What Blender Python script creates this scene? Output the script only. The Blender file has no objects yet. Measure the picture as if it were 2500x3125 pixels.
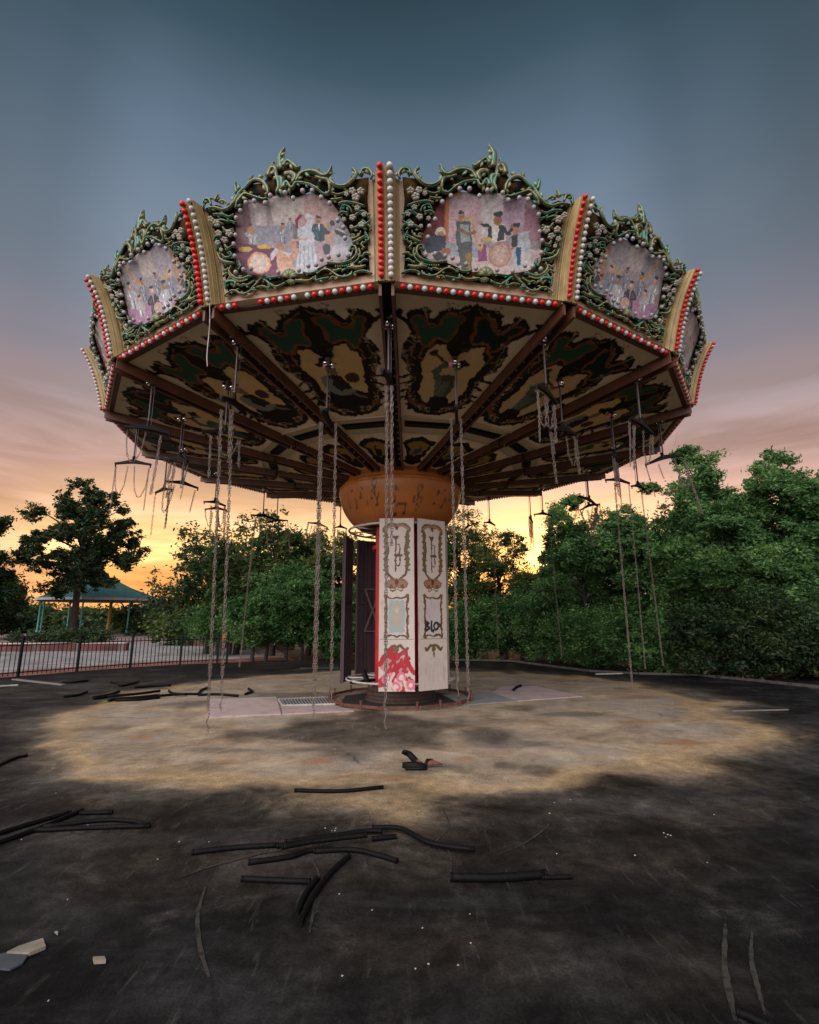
import bpy, bmesh, math, random
import numpy as np
from mathutils import Vector, Matrix
R_ = math.radians
PI = math.pi
rnd = random.Random(7)
scene = bpy.context.scene
COL = scene.collection

# ------------------------------------------------------------ camera
CY, CZ, F, PITCH, YAW, ROLL = -11.31, 1.63, 1564.0, .2063, .0184, -.0053
def ray(u, v):
    a, b = u-1250, v-1562.5
    c, s = math.cos(ROLL), math.sin(ROLL); a, b = c*a+s*b, -s*a+c*b
    x, y, z = a/F, 1.0, -b/F
    c, s = math.cos(PITCH), math.sin(PITCH); y, z = c*y-s*z, s*y+c*z
    c, s = math.cos(YAW), math.sin(YAW); x, y = c*x+s*y, -s*x+c*y
    return Vector((x, y, z))
CAMP = Vector((0, CY, CZ))
def gp(u, v, z=0.0):                       # where a sight line meets the ground
    d = ray(u, v); return CAMP + d*((z-CZ)/d.z)
def at(u, v, Y):                           # ... or the vertical plane y = Y
    d = ray(u, v); return CAMP + d*((Y-CY)/d.y)
fwd = ray(1250, 1562.5).normalized()
right = (ray(1251, 1562.5)-ray(1250, 1562.5)).normalized()
up = right.cross(fwd).normalized()
cam_d = bpy.data.cameras.new('camera'); cam = bpy.data.objects.new('camera', cam_d); COL.objects.link(cam)
m = Matrix((right, up, -fwd)).transposed().to_4x4(); m.translation = CAMP
cam.matrix_world = m
cam_d.sensor_fit = 'HORIZONTAL'; cam_d.sensor_width = 36; cam_d.lens = 36*F/2500
cam_d.clip_end = 2000; cam_d.clip_start = .05
scene.camera = cam
scene.render.resolution_x = 819; scene.render.resolution_y = 1024

# ------------------------------------------------------------ world: dusk sky
SUNDIR = ray(1635, 1745).normalized()
SUN_AZ = math.atan2(SUNDIR.x, SUNDIR.y)
world = bpy.data.worlds.new('World'); scene.world = world; world.use_nodes = True
nt = world.node_tree; nt.nodes.clear(); L = nt.links
def N(t, **k):
    n = nt.nodes.new(t)
    for a, b in k.items(): setattr(n, a, b)
    return n
def mth(op, a, b=None, c=None, clamp=False):
    n = N('ShaderNodeMath', operation=op, use_clamp=clamp)
    for i, x in enumerate((a, b, c)):
        if x is None: continue
        if isinstance(x, (int, float)): n.inputs[i].default_value = x
        else: L.new(x, n.inputs[i])
    return n.outputs[0]
def mixc(f, a, b, mode='MIX'):
    n = N('ShaderNodeMix', data_type='RGBA', blend_type=mode)
    for i, x in ((0, f), (6, a), (7, b)):
        if isinstance(x, (int, float)): n.inputs[i].default_value = x
        elif isinstance(x, tuple): n.inputs[i].default_value = (*x, 1)
        else: L.new(x, n.inputs[i])
    return n.outputs[2]
def ramp(x, stops, interp='LINEAR'):
    n = N('ShaderNodeValToRGB'); r = n.color_ramp; r.interpolation = interp
    while len(r.elements) > 1: r.elements.remove(r.elements[-1])
    for i, (p, c) in enumerate(stops):
        e = r.elements[0] if i == 0 else r.elements.new(p)
        e.position = p; e.color = (*c, 1) if isinstance(c, tuple) else (c, c, c, 1)
    L.new(x, n.inputs[0]); return n.outputs[0]
tc = N('ShaderNodeTexCoord'); sep = N('ShaderNodeSeparateXYZ'); L.new(tc.outputs['Generated'], sep.inputs[0])
el = mth('MULTIPLY', mth('ARCSINE', sep.outputs[2]), 180/PI/90)      # 0..1 for 0..90 degrees
sky = N('ShaderNodeTexSky', sky_type='NISHITA', sun_disc=False, sun_elevation=R_(2.5), sun_rotation=SUN_AZ)
# streaky thin clouds: noise squeezed in height
mp = N('ShaderNodeMapping'); mp.inputs['Scale'].default_value = (2.0, 2.0, 12.0); mp.inputs['Rotation'].default_value = (.06, .05, 0)
L.new(tc.outputs['Generated'], mp.inputs[0])
nz = N('ShaderNodeTexNoise'); nz.inputs['Scale'].default_value = 1.6; nz.inputs['Detail'].default_value = 7; nz.inputs['Roughness'].default_value = .55; nz.inputs['Distortion'].default_value = .5
L.new(mp.outputs[0], nz.inputs['Vector'])
cl = nz.outputs[0]
elw = mth('ADD', el, mth('MULTIPLY', mth('SUBTRACT', cl, .5), ramp(el, [(0, .10), (.2, .12), (.30, .03), (1, 0.02)])))
warm = ramp(elw, [(0, (1.0, .34, .09)), (.05, (1.35, .62, .17)), (.085, (1.9, 1.12, .45)), (.12, (1.3, .76, .41)), (.165, (.68, .41, .32)),
                  (.215, (.46, .33, .30)), (.27, (.32, .28, .32)), (.33, (.25, .28, .35)), (.41, (.215, .275, .36)),
                  (.50, (.135, .195, .27)), (.58, (.052, .092, .128)), (.64, (.024, .050, .070)), (1, (.02, .04, .06))])
# azimuth towards the sunset
hl = mth('SQRT', mth('ADD', mth('MULTIPLY', sep.outputs[0], sep.outputs[0]), mth('MULTIPLY', sep.outputs[1], sep.outputs[1])))
ca = mth('DIVIDE', mth('ADD', mth('MULTIPLY', sep.outputs[0], math.sin(SUN_AZ-.30)), mth('MULTIPLY', sep.outputs[1], math.cos(SUN_AZ-.30))), mth('MAXIMUM', hl, .001))
side = ramp(elw, [(0, (.55, .27, .18)), (.08, (.66, .36, .25)), (.165, (.47, .30, .27)), (.23, (.36, .27, .275)), (.30, (.20, .195, .235)),
                  (.37, (.115, .145, .18)), (.48, (.066, .10, .132)), (.58, (.028, .058, .078)), (1, (.02, .04, .06))])
fa = ramp(ca, [(.66, 0.0), (.80, .35), (.90, .95), (1, 1)], 'EASE')
dusk = mixc(fa, side, warm)
# sky behind the photographer: brighter, cool, opposite the sunset
back = ramp(el, [(0, (.62, .50, .50)), (.2, (.85, .75, .74)), (.45, (.70, .68, .72)), (.65, (.35, .38, .43)), (.85, (.10, .13, .16)), (1, (.03, .05, .07))])
fb = ramp(mth('MULTIPLY', sep.outputs[1], -1), [(.05, 0.0), (.45, 1.0)], 'EASE')
dusk = mixc(fb, dusk, back)
# added bright lobe, unseen behind the camera's left, to give directional front light
lb = N('ShaderNodeVectorMath', operation='DOT_PRODUCT'); lb.inputs[1].default_value = Vector((-.50, -.72, .50)).normalized()
L.new(tc.outputs['Generated'], lb.inputs[0])
dusk = mixc(1.0, dusk, mixc(ramp(lb.outputs['Value'], [(.55, 0.0), (.95, 1.0)], 'EASE'), (0, 0, 0), (3.1, 2.9, 2.9)), 'ADD')
bright = ramp(cl, [(.33, .62), (.46, .88), (.56, 1.15), (.68, 1.45)])
cm = ramp(el, [(0, 1.0), (.18, 1.0), (.27, 0), (1, 0)])
dusk = mixc(cm, dusk, mixc(1.0, dusk, bright, 'MULTIPLY'))
# glow close to the sun
dt = N('ShaderNodeVectorMath', operation='DOT_PRODUCT'); dt.inputs[1].default_value = SUNDIR
L.new(tc.outputs['Generated'], dt.inputs[0])
gl = ramp(dt.outputs['Value'], [(.95, 0.0), (.985, .12), (.997, .45), (1, 1)], 'EASE')
dusk = mixc(1.0, dusk, mixc(gl, (0, 0, 0), (1.6, .72, .18)), 'ADD')
below = mixc(mth('LESS_THAN', sep.outputs[2], -.002), dusk, (.05, .05, .045))
bg1 = N('ShaderNodeBackground'); L.new(below, bg1.inputs[0]); bg1.inputs[1].default_value = 1.0
bg2 = N('ShaderNodeBackground'); L.new(sky.outputs[0], bg2.inputs[0]); bg2.inputs[1].default_value = .004
ad = N('ShaderNodeAddShader'); L.new(bg1.outputs[0], ad.inputs[0]); L.new(bg2.outputs[0], ad.inputs[1])
wo = N('ShaderNodeOutputWorld'); L.new(ad.outputs[0], wo.inputs[0])
# low warm sun behind the trees
sd = bpy.data.lights.new('sun', 'SUN'); sd.energy = .4; sd.angle = R_(6); sd.color = (1, .55, .26)
so = bpy.data.objects.new('sun', sd); COL.objects.link(so)
so.rotation_euler = (Vector((SUNDIR.x, SUNDIR.y, .07))).to_track_quat('Z', 'Y').to_euler()
scene.view_settings.view_transform = 'Standard'; scene.view_settings.look = 'None'
scene.view_settings.exposure = 0; scene.view_settings.gamma = 1
scene.render.engine = 'CYCLES'

# ------------------------------------------------------------ materials
def mat(name, col=(.5, .5, .5), rough=.7, metal=0, var=.25, nscale=6, bump=0, bscale=40, col2=None, attr=False, trans=0, coat=0, edge=None, island=0, spec=.5, streak=None, dirt=None):
    global nt, L
    mt = bpy.data.materials.new(name); mt.use_nodes = True; nt = mt.node_tree; L = nt.links; nt.nodes.clear()
    p = N('ShaderNodeBsdfPrincipled'); out = N('ShaderNodeOutputMaterial')
    p.inputs['Roughness'].default_value = rough; p.inputs['Metallic'].default_value = metal
    p.inputs['Specular IOR Level'].default_value = spec
    tco = N('ShaderNodeTexCoord')
    no = N('ShaderNodeTexNoise'); no.inputs['Scale'].default_value = nscale; no.inputs['Detail'].default_value = 6; no.inputs['Roughness'].default_value = .6
    if streak:
        mpp = N('ShaderNodeMapping'); mpp.inputs['Scale'].default_value = streak; L.new(tco.outputs['Object'], mpp.inputs[0]); L.new(mpp.outputs[0], no.inputs['Vector'])
    else: L.new(tco.outputs['Object'], no.inputs['Vector'])
    if attr:
        a = N('ShaderNodeAttribute', attribute_name='Col'); base = a.outputs['Color']
    elif col2: base = mixc(ramp(no.outputs[0], [(.42, 0.0), (.58, 1.0)]), col, col2)
    else: base = mixc(0.0, col, col)
    f = ramp(no.outputs[0], [(.3, 1-var), (.7, 1+var*.6)])
    base = mixc(1.0, base, f, 'MULTIPLY')
    if dirt:
        n2 = N('ShaderNodeTexNoise'); n2.inputs['Scale'].default_value = dirt[0]; n2.inputs['Detail'].default_value = 8; n2.inputs['Roughness'].default_value = .7
        mp2 = N('ShaderNodeMapping'); mp2.inputs['Scale'].default_value = (1, 1, .35); L.new(tco.outputs['Object'], mp2.inputs[0]); L.new(mp2.outputs[0], n2.inputs['Vector'])
        base = mixc(ramp(n2.outputs[0], [(dirt[1], 0.0), (dirt[1]+.14, dirt[3])]), base, dirt[2])
    if edge:
        g = N('ShaderNodeNewGeometry'); base = mixc(ramp(g.outputs['Pointiness'], [(.51, 0.0), (.62, .7)]), base, edge)
    if island:
        g = N('ShaderNodeNewGeometry'); h = ramp(g.outputs['Random Per Island'], [(0, 1-island), (1, 1+island)])
        base = mixc(1.0, base, h, 'MULTIPLY')
    L.new(base, p.inputs['Base Color'])
    if coat: p.inputs['Coat Weight'].default_value = coat
    if bump:
        nb = N('ShaderNodeTexNoise'); nb.inputs['Scale'].default_value = bscale; nb.inputs['Detail'].default_value = 4
        L.new(tco.outputs['Object'], nb.inputs['Vector'])
        b = N('ShaderNodeBump'); b.inputs['Strength'].default_value = bump; b.inputs['Distance'].default_value = .02; L.new(nb.outputs[0], b.inputs['Height']); L.new(b.outputs[0], p.inputs['Normal'])
    if trans:
        tr = N('ShaderNodeBsdfTranslucent'); L.new(base, tr.inputs[0]); ms = N('ShaderNodeMixShader'); ms.inputs[0].default_value = trans
        L.new(p.outputs[0], ms.inputs[1]); L.new(tr.outputs[0], ms.inputs[2]); L.new(ms.outputs[0], out.inputs[0])
    else: L.new(p.outputs[0], out.inputs[0])
    return mt
M = {}
M['cream'] = mat('cream_paint', (.56, .40, .27), .6, var=.18, nscale=3, bump=.05, dirt=(4, .56, (.20, .14, .09), .45))
M['gold'] = mat('gold_paint', (.36, .25, .10), .5, var=.3, nscale=5, dirt=(5, .52, (.12, .09, .05), .6))
M['brown'] = mat('brown_beam', (.11, .036, .014), .55, var=.4, nscale=4, dirt=(7, .55, (.05, .03, .02), .7))
M['red'] = mat('red_plastic', (.62, .012, .012), .3, var=.15, nscale=9, bump=.3, bscale=90)
M['white'] = mat('white_plastic', (.58, .56, .54), .3, var=.15, nscale=9, bump=.3, bscale=90)
M['dull'] = mat('dull_glass', (.20, .15, .14), .25, var=.3)
M['chrome'] = mat('silvered_bulb', (.95, .92, .95), .12, metal=1, var=.1)
M['pink'] = mat('pink_glass', (.75, .22, .35), .12, var=.1, coat=.5)
M['relief'] = mat('green_gold_relief', (.003, .045, .034), .35, var=.5, nscale=6, col2=(.004, .007, .004), edge=(.20, .21, .09), bump=.3, bscale=35, spec=.35)
M['relief2'] = mat('relief_highlight', (.42, .37, .17), .35, var=.5, nscale=7, col2=(.04, .24, .17), bump=.25, bscale=50, coat=.2)
M['flower'] = mat('pale_flower_paint', (.40, .37, .31), .5, var=.4, nscale=12)
M['backing'] = mat('dark_backing', (.003, .005, .004), .8, var=.4, nscale=9, col2=(.05, .028, .006), spec=.1)
M['ceil'] = mat('painted_ceiling', attr=True, spec=.12, rough=.65, var=.12, nscale=3, dirt=(2.5, .60, (.2, .17, .12), .3))
M['paint'] = mat('mural_paint', attr=True, rough=.5, var=.22, nscale=16)
M['door'] = mat('painted_door_panel', attr=True, rough=.5, var=.08, nscale=2, dirt=(5, .55, (.26, .19, .14), .5))
M['bowl'] = mat('orange_bowl_paint', attr=True, rough=.42, var=.16, nscale=2.5, streak=(1, 1, .3), dirt=(3, .6, (.16, .06, .02), .4))
M['redcore'] = mat('red_steel', (.42, .012, .016), .45, var=.3, nscale=4, dirt=(6, .57, (.09, .02, .02), .6))
M['purple'] = mat('bare_panel_back', (.070, .042, .050), .7, var=.3, nscale=5, streak=(8, 8, .6), bump=.15)
M['pale_metal'] = mat('pale_painted_steel', (.50, .47, .44), .5, var=.25, dirt=(8, .52, (.2, .10, .06), .6))
M['rust'] = mat('rusty_steel', (.14, .045, .03), .75, var=.5, nscale=9, col2=(.12, .05, .035), bump=.3)
M['darkrust'] = mat('dark_rusty_steel', (.10, .045, .03), .75, var=.5, nscale=9, col2=(.035, .03, .025), bump=.3)
M['black'] = mat('black_steel', (.007, .0065, .0065), .6, var=.3, spec=.15)
M['chain'] = mat('rusty_chain', (.29, .235, .20), .5, metal=.3, var=.5, nscale=14, col2=(.14, .105, .085))
M['rod'] = mat('hanger_rod_steel', (.07, .055, .055), .4, metal=.4, var=.3)
M['roof'] = mat('roof_sheet', (.30, .28, .24), .7)
M['rubber'] = mat('black_rubber', (.004, .004, .0045), .6, var=.3, nscale=14, spec=.12, bump=.2)
M['graywood'] = mat('weathered_board', (.17, .15, .14), .8, var=.3, streak=(2, 14, 2))
M['fence'] = mat('fence_iron', (.006, .007, .007), .6, var=.2, spec=.15)
M['teal'] = mat('teal_roof_metal', (.055, .20, .19), .45, var=.3, nscale=1.2, dirt=(1, .55, (.02, .08, .08), .5))
M['tealp'] = mat('teal_post_paint', (.05, .23, .21), .5, var=.2)
M['fascia'] = mat('pale_fascia', (.38, .36, .34), .6)
M['yellow'] = mat('yellow_post_paint', (.50, .27, .04), .5, var=.2)
M['orange'] = mat('orange_sign_paint', (.75, .16, .05), .5, col2=(.8, .36, .06), nscale=9)
M['yel_pl'] = mat('yellow_plastic', (.55, .42, .02), .35, var=.2)
M['red_pl'] = mat('red_band_plastic', (.4, .02, .01), .35)
M['slab'] = mat('pinkish_slab', (.45, .35, .33), .75, var=.3, nscale=3, dirt=(3, .55, (.16, .11, .10), .6), bump=.1)
M['slabg'] = mat('greyish_plate', (.25, .26, .26), .55, var=.35, nscale=3, dirt=(3, .5, (.22, .14, .12), .6))
M['pit'] = mat('pit_shade', (.012, .014, .008), .9, var=.5, nscale=6)
M['scrap'] = mat('pale_scrap', (.22, .195, .15), .8, var=.3, nscale=12)
M['bluegrey'] = mat('slate_scrap', (.045, .055, .065), .8)
M['pebble'] = mat('pale_pebble', (.34, .31, .28), .8)
M['bark'] = mat('bark', (.035, .027, .022), .9, var=.5, nscale=9, bump=.6, bscale=18)
M['scuff'] = mat('pale_scuff', (.075, .068, .056), .9, var=.6, nscale=14, col2=(.022, .021, .02), spec=.1)
M['kerb'] = mat('kerb_concrete', (.075, .068, .062), .85, var=.5, nscale=4)
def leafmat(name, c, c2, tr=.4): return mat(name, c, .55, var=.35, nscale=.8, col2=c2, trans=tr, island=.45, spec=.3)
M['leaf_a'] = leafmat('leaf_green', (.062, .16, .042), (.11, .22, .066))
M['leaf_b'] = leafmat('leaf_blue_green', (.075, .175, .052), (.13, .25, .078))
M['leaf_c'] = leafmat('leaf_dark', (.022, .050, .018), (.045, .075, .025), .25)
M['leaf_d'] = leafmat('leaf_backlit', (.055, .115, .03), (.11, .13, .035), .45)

# brick
def brickmat(name, c1, c2, mortar, sc):
    global nt, L
    mt = bpy.data.materials.new(name); mt.use_nodes = True; nt = mt.node_tree; L = nt.links
    p = nt.nodes['Principled BSDF']; p.inputs['Roughness'].default_value = .85
    t = N('ShaderNodeTexCoord'); b = N('ShaderNodeTexBrick'); L.new(t.outputs['Object'], b.inputs[0])
    b.inputs['Color1'].default_value = (*c1, 1); b.inputs['Color2'].default_value = (*c2, 1); b.inputs['Mortar'].default_value = (*mortar, 1)
    b.inputs['Scale'].default_value = sc; b.inputs['Mortar Size'].default_value = .015
    n = N('ShaderNodeTexNoise'); n.inputs['Scale'].default_value = 1.3; n.inputs['Detail'].default_value = 6; L.new(t.outputs['Object'], n.inputs['Vector'])
    L.new(mixc(1.0, b.outputs[0], ramp(n.outputs[0], [(.3, .5), (.7, 1.25)]), 'MULTIPLY'), p.inputs['Base Color']); return mt
M['brick'] = brickmat('red_brick', (.14, .035, .028), (.09, .025, .02), (.12, .09, .08), 4)

# ------------------------------------------------------------ object helpers
def link(o, parent=None):
    COL.objects.link(o)
    if parent: o.parent = parent
    return o
def tag(o, label=None, cat=None, group=None, kind=None):
    if label: o['label'] = label
    if cat: o['category'] = cat
    if group: o['group'] = group
    if kind: o['kind'] = kind
    return o
def empty(name, loc=(0, 0, 0), rz=0, parent=None):
    o = bpy.data.objects.new(name, None); o.location = loc; o.rotation_euler.z = rz; o.empty_display_size = .2
    return link(o, parent)
def mesh_np(name, verts, faces, mats, midx=None, colors=None, smooth=False):
    me = bpy.data.meshes.new(name)
    verts = np.asarray(verts, dtype=np.float32)
    if isinstance(faces, np.ndarray):
        nf, k = faces.shape
        me.vertices.add(len(verts)); me.vertices.foreach_set('co', verts.ravel())
        me.loops.add(nf*k); me.loops.foreach_set('vertex_index', faces.astype(np.int32).ravel())
        me.polygons.add(nf); me.polygons.foreach_set('loop_start', np.arange(0, nf*k, k, dtype=np.int32))
        me.update(calc_edges=True)
    else: me.from_pydata([tuple(v) for v in verts.tolist()], [], faces); me.update()
    for x in (mats if isinstance(mats, (list, tuple)) else [mats]): me.materials.append(M[x])
    if midx is not None: me.polygons.foreach_set('material_index', np.asarray(midx, dtype=np.int32))
    if smooth: me.polygons.foreach_set('use_smooth', np.ones(len(me.polygons), dtype=bool))
    if colors is not None:
        ca_ = me.color_attributes.new('Col', 'FLOAT_COLOR', 'POINT')
        c4 = np.ones((len(verts), 4), dtype=np.float32); c4[:, :3] = colors; ca_.data.foreach_set('color', c4.ravel())
    me.validate(); return me
class MB:
    def __init__(s): s.v = []; s.f = []; s.m = []
    def add(s, vs, fs, mi=0):
        o = len(s.v); s.v += [tuple(v) for v in vs]; s.f += [[i+o for i in f] for f in fs]; s.m += [mi]*len(fs); return s
    def box(s, c, d, rz=0, mi=0, mtx=None):
        x, y, z = d[0]/2, d[1]/2, d[2]/2
        vs = [Vector((a*x, b*y, g*z)) for a in (-1, 1) for b in (-1, 1) for g in (-1, 1)]
        rm = mtx if mtx else Matrix.Rotation(rz, 3, 'Z')
        vs = [rm @ v + Vector(c) for v in vs]
        return s.add(vs, [(0, 1, 3, 2), (4, 6, 7, 5), (0, 4, 5, 1), (2, 3, 7, 6), (0, 2, 6, 4), (1, 5, 7, 3)], mi)
    def bar(s, a, b, w, h=None, mi=0):
        a, b = Vector(a), Vector(b); d = (b-a); ln = d.length
        if ln < 1e-6: return s
        return s.box((a+b)/2, (w, h or w, ln), mi=mi, mtx=d.to_track_quat('Z', 'Y').to_matrix())
    def tube(s, pts, rad, n=8, mi=0, flat=1, up_=None, caps=True):
        pts = [Vector(p) for p in pts]; k = len(pts)
        if not isinstance(rad, (list, tuple)): rad = [rad]*k
        rings = []; t0 = None; x = None
        for i, p in enumerate(pts):
            t = (pts[min(i+1, k-1)]-pts[max(i-1, 0)]).normalized()
            if up_ is not None:
                y = Vector(up_) - t*Vector(up_).dot(t); y.normalize(); x = y.cross(t)
            else:
                if x is None: x = t.orthogonal().normalized()
                else: x = (x - t*x.dot(t)); x = x.normalized() if x.length > 1e-6 else t.orthogonal().normalized()
                y = t.cross(x)
            rings.append([p + x*(rad[i]*math.cos(2*PI*j/n)) + y*(rad[i]*flat*math.sin(2*PI*j/n)) for j in range(n)])
        vs = [v for r in rings for v in r]
        fs = [(i*n+j, i*n+(j+1) % n, (i+1)*n+(j+1) % n, (i+1)*n+j) for i in range(k-1) for j in range(n)]
        if caps: fs += [tuple(range(n-1, -1, -1)), tuple((k-1)*n+j for j in range(n))]
        return s.add(vs, fs, mi)
    def lathe(s, prof, n=32, mi=0, c=(0, 0, 0), a0=0, a1=2*PI):
        full = abs(a1-a0-2*PI) < 1e-6; m_ = n if full else n+1
        vs = [(c[0]+r*math.cos(a0+(a1-a0)*j/n), c[1]+r*math.sin(a0+(a1-a0)*j/n), c[2]+z) for r, z in prof for j in range(m_)]
        fs = [(i*m_+j, i*m_+(j+1) % m_, (i+1)*m_+(j+1) % m_, (i+1)*m_+j) for i in range(len(prof)-1) for j in range(n)]
        return s.add(vs, fs, mi)
    def prism(s, poly, z0, z1, mi=0):
        n = len(poly); vs = [(p[0], p[1], z0) for p in poly]+[(p[0], p[1], z1) for p in poly]
        return s.add(vs, [tuple(range(n-1, -1, -1)), tuple(range(n, 2*n))]+[(i, (i+1) % n, n+(i+1) % n, n+i) for i in range(n)], mi)
    def ball(s, c, r, n=8, mi=0, sz=1):
        k = max(4, n//2+1)
        prof = [(r*math.sin(PI*i/k), r*sz*-math.cos(PI*i/k)) for i in range(k+1)]
        prof[0] = (r*.02, prof[0][1]); prof[-1] = (r*.02, prof[-1][1])
        return s.lathe(prof, n, mi, c)
    def mesh(s, name, mats, smooth=False, bevel=0):
        me = mesh_np(name, s.v, s.f, mats, s.m, smooth=smooth)
        if bevel:
            bm = bmesh.new(); bm.from_mesh(me); bmesh.ops.bevel(bm, geom=bm.edges[:], offset=bevel, segments=2, affect='EDGES', clamp_overlap=True); bm.to_mesh(me); bm.free()
        return me
    def build(s, name, mats, parent=None, smooth=False, bevel=0, loc=None):
        o = bpy.data.objects.new(name, s.mesh(name, mats, smooth, bevel))
        if loc: o.location = loc
        return link(o, parent)
def spline(pts, n=6):
    pts = [np.array(p, float) for p in pts]
    if len(pts) < 3: return [tuple(pts[0]+(pts[-1]-pts[0])*i/n) for i in range(n+1)]
    P = [2*pts[0]-pts[1]]+pts+[2*pts[-1]-pts[-2]]; out = []
    for i in range(1, len(P)-2):
        for j in range(n):
            t = j/n; a, b, c, d = P[i-1:i+3]
            out.append(tuple(.5*((2*b)+(-a+c)*t+(2*a-5*b+4*c-d)*t*t+(-a+3*b-3*c+d)*t**3)))
    out.append(tuple(pts[-1])); return out

# ------------------------------------------------------------ painted patterns: colour per vertex of a fine grid
def vnoise(x, y, s, seed=0):
    rs = np.random.RandomState(seed); g = rs.rand(64, 64)
    x = x*s; y = y*s; xi = np.floor(x).astype(int); yi = np.floor(y).astype(int); fx = x-xi; fy = y-yi
    fx = fx*fx*(3-2*fx); fy = fy*fy*(3-2*fy); a = g[xi % 64, yi % 64]; b = g[(xi+1) % 64, yi % 64]; c = g[xi % 64, (yi+1) % 64]; d = g[(xi+1) % 64, (yi+1) % 64]
    return (a*(1-fx)+b*fx)*(1-fy)+(c*(1-fx)+d*fx)*fy
class Canvas:
    def __init__(s, X, Y, base, warp=0, ws=1, seed=1):
        s.X0, s.Y0 = X, Y
        s.X = X+warp*(vnoise(X, Y, ws, seed)-.5)*2+warp*.6*(vnoise(X, Y, ws*2.3, seed+5)-.5)*2
        s.Y = Y+warp*(vnoise(X, Y, ws, seed+1)-.5)*2+warp*.6*(vnoise(X, Y, ws*2.3, seed+6)-.5)*2
        s.C = np.zeros(X.shape+(3,)); s.C[:] = base
    def put(s, mask, col, a=1): s.C[mask] = s.C[mask]*(1-a)+np.array(col)*a
    def poly(s, pts, col, a=1, raw=False):
        X, Y = (s.X0, s.Y0) if raw else (s.X, s.Y); ins = np.zeros(X.shape, bool); n = len(pts)
        for i in range(n):
            x1, y1 = pts[i]; x2, y2 = pts[(i+1) % n]
            if y1 == y2: continue
            ins ^= ((y1 > Y) != (y2 > Y)) & (X < (x2-x1)*(Y-y1)/(y2-y1)+x1)
        s.put(ins, col, a)
    def ell(s, cx, cy, rx, ry, col, a=1): s.put(((s.X-cx)/rx)**2+((s.Y-cy)/ry)**2 < 1, col, a)
    def ring(s, cx, cy, rx, ry, w, col, a=1):
        d = np.sqrt(((s.X-cx)/rx)**2+((s.Y-cy)/ry)**2); s.put(np.abs(d-1) < w, col, a)
    def stroke(s, pts, r, col, a=1, asp=1, sm=True):
        pts = spline(pts, 5) if sm and len(pts) > 2 else pts
        best = np.full(s.X.shape, 1e9)
        for (x1, y1), (x2, y2) in zip(pts[:-1], pts[1:]):
            dx, dy = x2-x1, (y2-y1)*asp; l2 = dx*dx+dy*dy+1e-12
            t = np.clip(((s.X-x1)*dx+(s.Y-y1)*asp*dy)/l2, 0, 1)
            best = np.minimum(best, (s.X-x1-t*dx)**2+((s.Y-y1)*asp-t*dy)**2)
        s.put(best < r*r, col, a)
def grid_mesh(name, P, C, mt):                # P (n,m,3)
    n, m_ = P.shape[:2]; idx = np.arange(n*m_).reshape(n, m_)
    f = np.stack([idx[:-1, :-1], idx[:-1, 1:], idx[1:, 1:], idx[1:, :-1]], -1).reshape(-1, 4)
    return mesh_np(name, P.reshape(-1, 3), f, mt, colors=C.reshape(-1, 3), smooth=True)

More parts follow.
